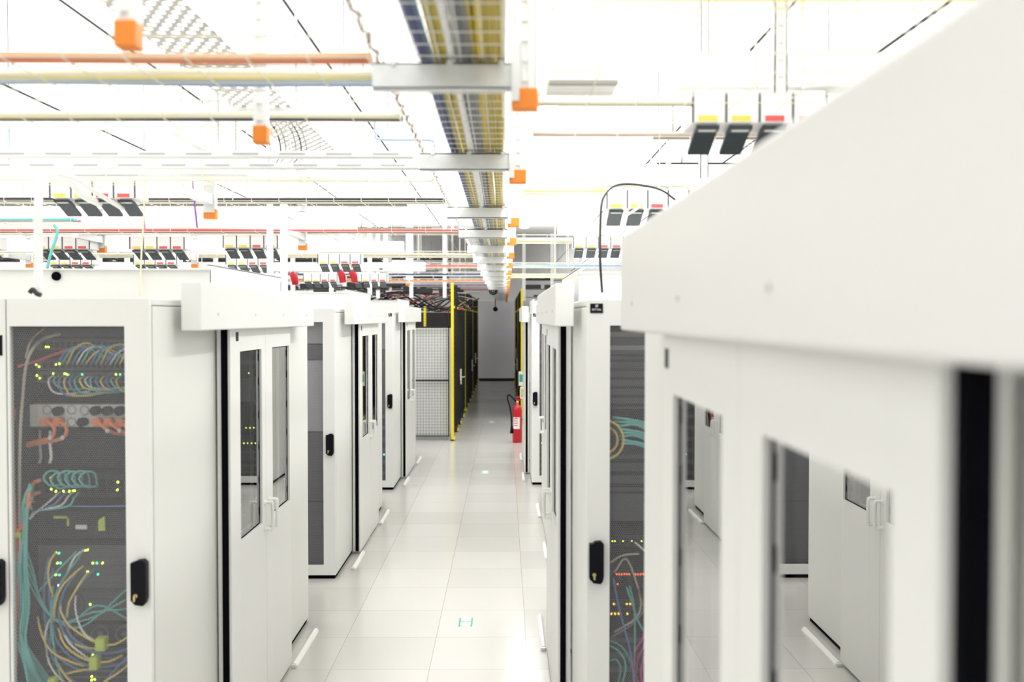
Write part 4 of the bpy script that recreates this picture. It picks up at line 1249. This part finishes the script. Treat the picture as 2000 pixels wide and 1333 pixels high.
def ladder(label, x0, x1, Y, zs):
    root = thing('cable_ladder', label, 'cable ladder', ((x0 + x1) / 2, Y, zs[0]))
    rr = random.Random(int(Y * 10))
    for z in zs:
        m = MB()
        x = x0
        while x < x1:
            w_ = rr.uniform(0.15, 0.7)
            if rr.random() < 0.72:
                hh = rr.choice((0.035, 0.05, 0.08))
                m.box(x, min(x + w_, x1), Y, Y + 0.3, z, z + hh)
            x += w_ + rr.uniform(0.04, 0.14)
        m.box(x0, x1, Y + 0.02, Y + 0.28, z - 0.02, z - 0.012)
        m.build('cable_layer', 'cable_black', root, 'black cables bunched on one ladder level')
    x = x0
    while x <= x1 + 0.01:
        MB().box(x - 0.035, x + 0.035, Y - 0.05, Y - 0.01, min(zs) - 0.1, CEIL).build('ladder_post', 'overhead_white', root, 'white post')
        x += 0.62
    return root


ladder('stacked cable ladder of black cables high over the cage', -11.2, -1.2, 21.5, (2.80, 2.98, 3.14, 3.32, 3.46))
ladder('stacked cable ladder of black cables high over the second doors', -9.0, -1.9, 15.8, (2.62, 2.92, 3.08))
ladder('stacked cable ladder of black cables high over the extinguisher', 0.42, 3.2, 21.5, (2.62, 2.80, 3.0))
ladder('stacked cable ladder of black cables just over the cage front', -3.6, -1.05, 18.2, (2.62, 2.74, 2.90))
# red industrial plugs
for i, (x, y, lab) in enumerate([(575, 542, 'red industrial plug dangling past the white riser'), (668, 538, 'red industrial plug over the second doors'), (691, 538, 'red industrial plug next to the plug over the second doors')]):
    p = at(x, y, 10.6)
    t = thing('industrial_plug', lab, 'plug', tuple(p))
    MB().tube([p + Vector((-0.03, 0, 0.05)), p, p + Vector((0.01, 0, -0.08))], [0.032, 0.042, 0.034], n=10).build('plug_body', 'red_paint', t)
    MB().tube(smooth_path([p + Vector((-0.03, 0, 0.05)), p + Vector((-0.02, 0, 0.14)), p + Vector((0, 0, 0.4)), Vector((p.x, p.y, CEIL))]), 0.010, n=7).build('plug_lead', 'white_plastic', t)

# box luminaires / white box beside the tray
def luminaire(label, x0, x1, y0, y1, z):
    root = thing('ceiling_lamp', label, 'lamp', ((x0 + x1) / 2, (y0 + y1) / 2, z))
    MB().box(x0, x1, y0, y1, z, z + 0.065, 0.004).build('lamp_housing', 'overhead_white', root)
    MB().box(x0 + 0.02, x1 - 0.02, y0 + 0.02, y1 - 0.02, z + 0.066, z + 0.075).build('diffuser', 'lamp_glow', root, 'glowing upward diffuser')
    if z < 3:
        MB().box(x0 + 0.004, x1 - 0.004, y0 - 0.002, y0 + 0.012, z - 0.006, z + 0.004).build('under_shade_strip', 'grey_equipment', root, 'dark strip put in for the shade beneath the box')  # shade under the box, modelled as a dark strip
    for k in (0.25, 0.75):
        xx, yy = x0 + (x1 - x0) * k, y0 + (y1 - y0) * k
        MB().tube([(xx, yy, z + 0.06), (xx, yy, CEIL)], 0.004, n=5).build('suspension_wire', 'zinc_pale', root)
    return root


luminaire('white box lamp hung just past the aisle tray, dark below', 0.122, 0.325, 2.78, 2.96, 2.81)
t = thing('lamp_row', 'long white lamp row hung above the edge of the aisle beside the tray', 'lamp', (0.32, 9.6, 3.63))
MB().box(0.24, 0.40, 3.1, 16.1, 3.63, 3.70, 0.004).build('lamp_housing', 'overhead_white', t)
MB().box(0.27, 0.37, 3.12, 16.08, 3.618, 3.631).build('diffuser', 'lamp_glow', t, 'glowing strip diffuser')
for yy in range(4, 17, 3):
    MB().tube([(0.32, yy, 3.69), (0.32, yy, CEIL)], 0.004, n=5).build('suspension_wire', 'zinc_pale', t)
for i, (x, y) in enumerate([(-2.2, 2.2), (-2.2, 6.2), (-2.2, 11.2), (2.4, 5.5), (2.4, 9.5), (-5.0, 6.2)]):
    luminaire(['slim white lamp hung over the cabled rack', 'slim white lamp hung over the first row', 'slim white lamp hung over the second row', 'slim white lamp hung over the badge rack', 'slim white lamp hung over the hidden row', 'slim white lamp hung over the inner racks'][i], x - 0.9, x + 0.9, y - 0.05, y + 0.05, 3.34)

# ------------------------------------------------------------------ wire cages
def cage_side(label, Xc, y0, y1, d, nposts, locks, top=2.35):
    """long fence along the aisle; d: direction of the aisle"""
    root = thing('wire_fence', label, 'wire fence', (Xc, (y0 + y1) / 2, 0))
    step = (y1 - y0) / nposts
    for i in range(nposts + 1):
        Y = y0 + step * i
        m = MB().box(Xc - 0.024, Xc + 0.024, Y - 0.024, Y + 0.024, 0.02, 2.76, 0.002)
        m.build('post', 'yellow_paint' if i % 4 == 0 else 'black_paint', root, 'yellow post' if i % 4 == 0 else 'black post')
        MB().box(Xc - 0.035, Xc + 0.035, Y - 0.045, Y + 0.045, 0.0, 0.022).build('foot', 'black_paint', root)
        MB().box(Xc + d * 0.02, Xc + d * 0.045, Y - 0.05, Y + 0.05, top - 0.035, top).build('top_clip', 'yellow_paint', root, 'yellow clip')
        MB().box(Xc + d * 0.02, Xc + d * 0.050, Y - 0.05, Y + 0.06, 0.02, 0.07).build('bottom_clip', 'yellow_paint', root, 'yellow clip at the floor')
    for i in range(nposts):
        a, b = y0 + step * i + 0.03, y0 + step * (i + 1) - 0.03
        m = MB()
        for (za, zb_) in ((0.10, top - 0.02), (top + 0.02, 2.74)):
            m.box(Xc - 0.010, Xc + 0.010, a, a + 0.02, za, zb_)
            m.box(Xc - 0.010, Xc + 0.010, b - 0.02, b, za, zb_)
            m.box(Xc - 0.010, Xc + 0.010, a, b, za, za + 0.02)
            m.box(Xc - 0.010, Xc + 0.010, a, b, zb_ - 0.02, zb_)
            n = int((b - a) / 0.05)
            for k in range(1, n):
                Y = a + (b - a) * k / n
                m.tube([(Xc, Y, za), (Xc, Y, zb_)], 0.003, n=4, smooth=False)
            n = max(2, int((zb_ - za) / 0.10))
            for k in range(1, n):
                z = za + (zb_ - za) * k / n
                m.tube([(Xc, a, z), (Xc, b, z)], 0.003, n=4, smooth=False)
        m.build('mesh_panel', 'black_paint', root, 'black wire mesh panel')
    for (Y, z) in locks:
        m = MB().box(Xc + d * 0.012, Xc + d * 0.045, Y - 0.05, Y + 0.05, z - 0.10, z + 0.14, 0.004)
        m.tube([(Xc + d * 0.04, Y - 0.04, z - 0.02), (Xc + d * 0.10, Y - 0.04, z - 0.02), (Xc + d * 0.10, Y + 0.10, z - 0.02)], 0.012, n=6)
        m.cyl((Xc + d * 0.03 - 0.015, Y, z - 0.14), 'X', 0.035, 0.03, 12)
        m.build('gate_lock', 'zinc_pale', root, 'silver gate lock')
    return root


cage_side('black wire mesh fence with yellow corner post along the far aisle', -0.915, 17.0, 32.6, 1, 12, [(19.6, 0.98), (26.4, 0.88), (29.4, 0.95)])
cage_side('black wire mesh fence behind the red extinguisher', 0.36, 20.5, 32.6, -1, 9, [(26.5, 0.9), (29.0, 1.1)])
# cage front wall facing the viewer
root = thing('wire_fence', 'black wire mesh front of the cage before pale cabinets', 'wire fence', (-2.2, 17.0, 0))
for (za, zb_) in ((0.07, 1.05), (1.05, 1.98), (1.98, 2.33)):
    m = MB()
    x0, x1 = -3.6, -0.97
    m.box(x0, x1, 16.99, 17.01, za, za + 0.018)
    m.box(x0, x1, 16.99, 17.01, zb_ - 0.012, zb_)
    m.box(x1 - 0.02, x1, 16.99, 17.01, za, zb_)
    n = int((x1 - x0) / 0.05)
    for k in range(1, n):
        x = x0 + (x1 - x0) * k / n
        m.tube([(x, 17.0, za), (x, 17.0, zb_)], 0.0028, n=4, smooth=False)
    n = int((zb_ - za) / 0.05)
    for k in range(1, n):
        z = za + (zb_ - za) * k / n
        m.tube([(x0, 17.0, z), (x1, 17.0, z)], 0.0024, n=4, smooth=False)
    m.build('mesh_panel', 'black_paint', root, 'black wire mesh panel')
for x, yp, zt_ in ((-3.6, 17.0, 2.5), (-1.49, 18.2, 2.36)):
    MB().box(x - 0.024, x + 0.024, yp - 0.024, yp + 0.024, 0.0, zt_, 0.002).build('post', 'yellow_paint', root, 'yellow post')
# things in the cage
for i in range(3):
    x1 = -0.985 - i * 0.82
    t = thing('cabinet', ['pale cabinet behind the cage front next to the yellow post', 'pale cabinet behind the cage front, second from the yellow post', 'pale cabinet behind the cage front, third from the yellow post'][i], 'cabinet', (x1 - 0.4, 17.45, 0))
    MB().box(x1 - 0.80, x1, 17.08, 17.9, 0.05, 1.96, 0.006).build('cabinet_body', 'panel_white', t)
    MB().box(x1 - 0.78, x1 - 0.02, 17.1, 17.88, 0.0, 0.05).build('plinth', 'light_equipment', t)
    MB().box(x1 - 0.79, x1 - 0.01, 17.068, 17.082, 0.10, 1.93, 0.004).build('door', 'header_white', t)
for j in range(7):
    for i in range(2):
        x1 = -1.15 - i * 1.3
        y0 = 18.6 + j * 1.95
        t = thing('cage_rack', 'black rack in the far cage, %s from the yellow corner post, %s row' % (ORD[j], ['fence', 'inner'][i]), 'server rack', (x1 - 0.5, y0 + 0.5, 0), 'black racks in the cage')
        MB().box(x1 - 1.0, x1, y0, y0 + 1.1, 0.02, 2.25, 0.004).build('cabinet_body', 'black_paint', t)
        m = MB()
        for k in range(10):
            m.box(x1 - 0.98, x1 - 0.02, y0 - 0.004, y0 + 0.002, 0.15 + k * 0.2, 0.30 + k * 0.2)
        m.build('front_panels', 'black_paint', t)
        MB().box(x1 - 0.98, x1 - 0.02, y0 + 0.02, y0 + 1.08, 0.0, 0.02).build('plinth', 'rubber_black', t)
for j in range(4):
    y0 = 21.0 + j * 2.8
    t = thing('cage_rack', 'black equipment rack behind the fence by the extinguisher, %s along the fence' % ORD[j], 'server rack', (1.1, y0 + 1, 0), 'black racks behind the extinguisher fence')
    MB().box(0.6, 1.6, y0, y0 + 2.2, 0.02, 2.25, 0.004).build('cabinet_body', 'black_paint', t)
    MB().box(0.62, 1.58, y0 + 0.02, y0 + 2.18, 0.0, 0.02).build('plinth', 'rubber_black', t)
# tangle of cables on top of the cage racks
for i in range(22):
    c = ['black', 'grey', 'black', 'black', 'brown', 'black', 'beige', 'black', 'grey', 'red'][i % 10]
    x0 = -3.6 + r2.uniform(0, 0.6)
    yy = 18.7 + r2.uniform(0, 0.8)
    pts = [(x0 + k * 0.42, yy + r2.uniform(-0.1, 0.1), 2.27 + r2.uniform(0.0, 0.38)) for k in range(7)]
    cable('loose_cable', '%s cable in the tangle on top of the cage racks, %s of its colour' % (c, nth('tangle' + c)), 'cable', pts, 0.014, 'cable_' + c, '%s tangle cables' % c, per=4, n=5)

# ------------------------------------------------------------------ fire extinguisher
X, Y = 0.215, 16.75
t = thing('fire_extinguisher', 'red fire extinguisher standing beside the white doors', 'fire extinguisher', (X, Y, 0))
MB().lathe((X, Y, 0.0), [(0.075, 0.0), (0.082, 0.01), (0.082, 0.55), (0.074, 0.60), (0.050, 0.635), (0.028, 0.65), (0.026, 0.67)], 24).build('cylinder', 'red_paint', t)
MB().cyl((X, Y, 0.67), 'Z', 0.024, 0.045, 14).build('valve', 'brass', t)
m = MB().prism([(X - 0.02, 0.715), (X + 0.03, 0.71), (X + 0.09, 0.745), (X + 0.09, 0.758), (X + 0.02, 0.74), (X - 0.02, 0.745)], 'Y', Y - 0.012, Y + 0.012)
m.prism([(X - 0.02, 0.755), (X + 0.02, 0.76), (X + 0.08, 0.80), (X + 0.075, 0.812), (X - 0.02, 0.775)], 'Y', Y - 0.012, Y + 0.012)
m.build('grip', 'red_paint', t)
hose = [(X - 0.02, Y - 0.01, 0.70), (X - 0.10, Y, 0.79), (X - 0.15, Y, 0.82), (X - 0.17, Y, 0.76), (X - 0.13, Y - 0.02, 0.62), (X - 0.105, Y - 0.03, 0.45), (X - 0.10, Y - 0.03, 0.30)]
MB().tube(smooth_path(hose, 6), 0.014, n=8).build('hose', 'black_plastic', t, 'black rubber hose')
MB().tube([(X - 0.10, Y - 0.03, 0.30), (X - 0.10, Y - 0.03, 0.16)], [0.015, 0.03], n=12).build('nozzle', 'black_plastic', t)
m = MB()
arc = [(X + 0.0835 * math.sin(a), Y - 0.0835 * math.cos(a)) for a in [math.radians(q) for q in range(-55, 40, 12)]]
for i in range(len(arc) - 1):
    m.quad((*arc[i], 0.24), (*arc[i + 1], 0.24), (*arc[i + 1], 0.44), (*arc[i], 0.44))
m.build('instruction_label', 'paper_white', t, 'white instruction label')
m = MB()
for z in (0.41, 0.37, 0.33, 0.29):
    for i in range(1, len(arc) - 3):
        f = 1.004
        a, b = arc[i], arc[i + 1]
        m.quad((X + (a[0] - X) * f, Y + (a[1] - Y) * f, z), (X + (b[0] - X) * f, Y + (b[1] - Y) * f, z), (X + (b[0] - X) * f, Y + (b[1] - Y) * f, z + 0.014), (X + (a[0] - X) * f, Y + (a[1] - Y) * f, z + 0.014))
m.build('label_print', 'red_paint', t, 'red print on the label')
# notice on the post behind it
t = thing('notice_plate', 'small white and green notice on the yellow post by the extinguisher', 'notice', (0.33, 20.45, 0.83))
MB().box(0.29, 0.41, 20.452, 20.468, 0.72, 1.02, 0.003).build('plate', 'paper_white', t)
MB().box(0.305, 0.395, 20.449, 20.453, 0.80, 0.96).build('symbol_panel', 'sign_green', t, 'dark green symbol panel')
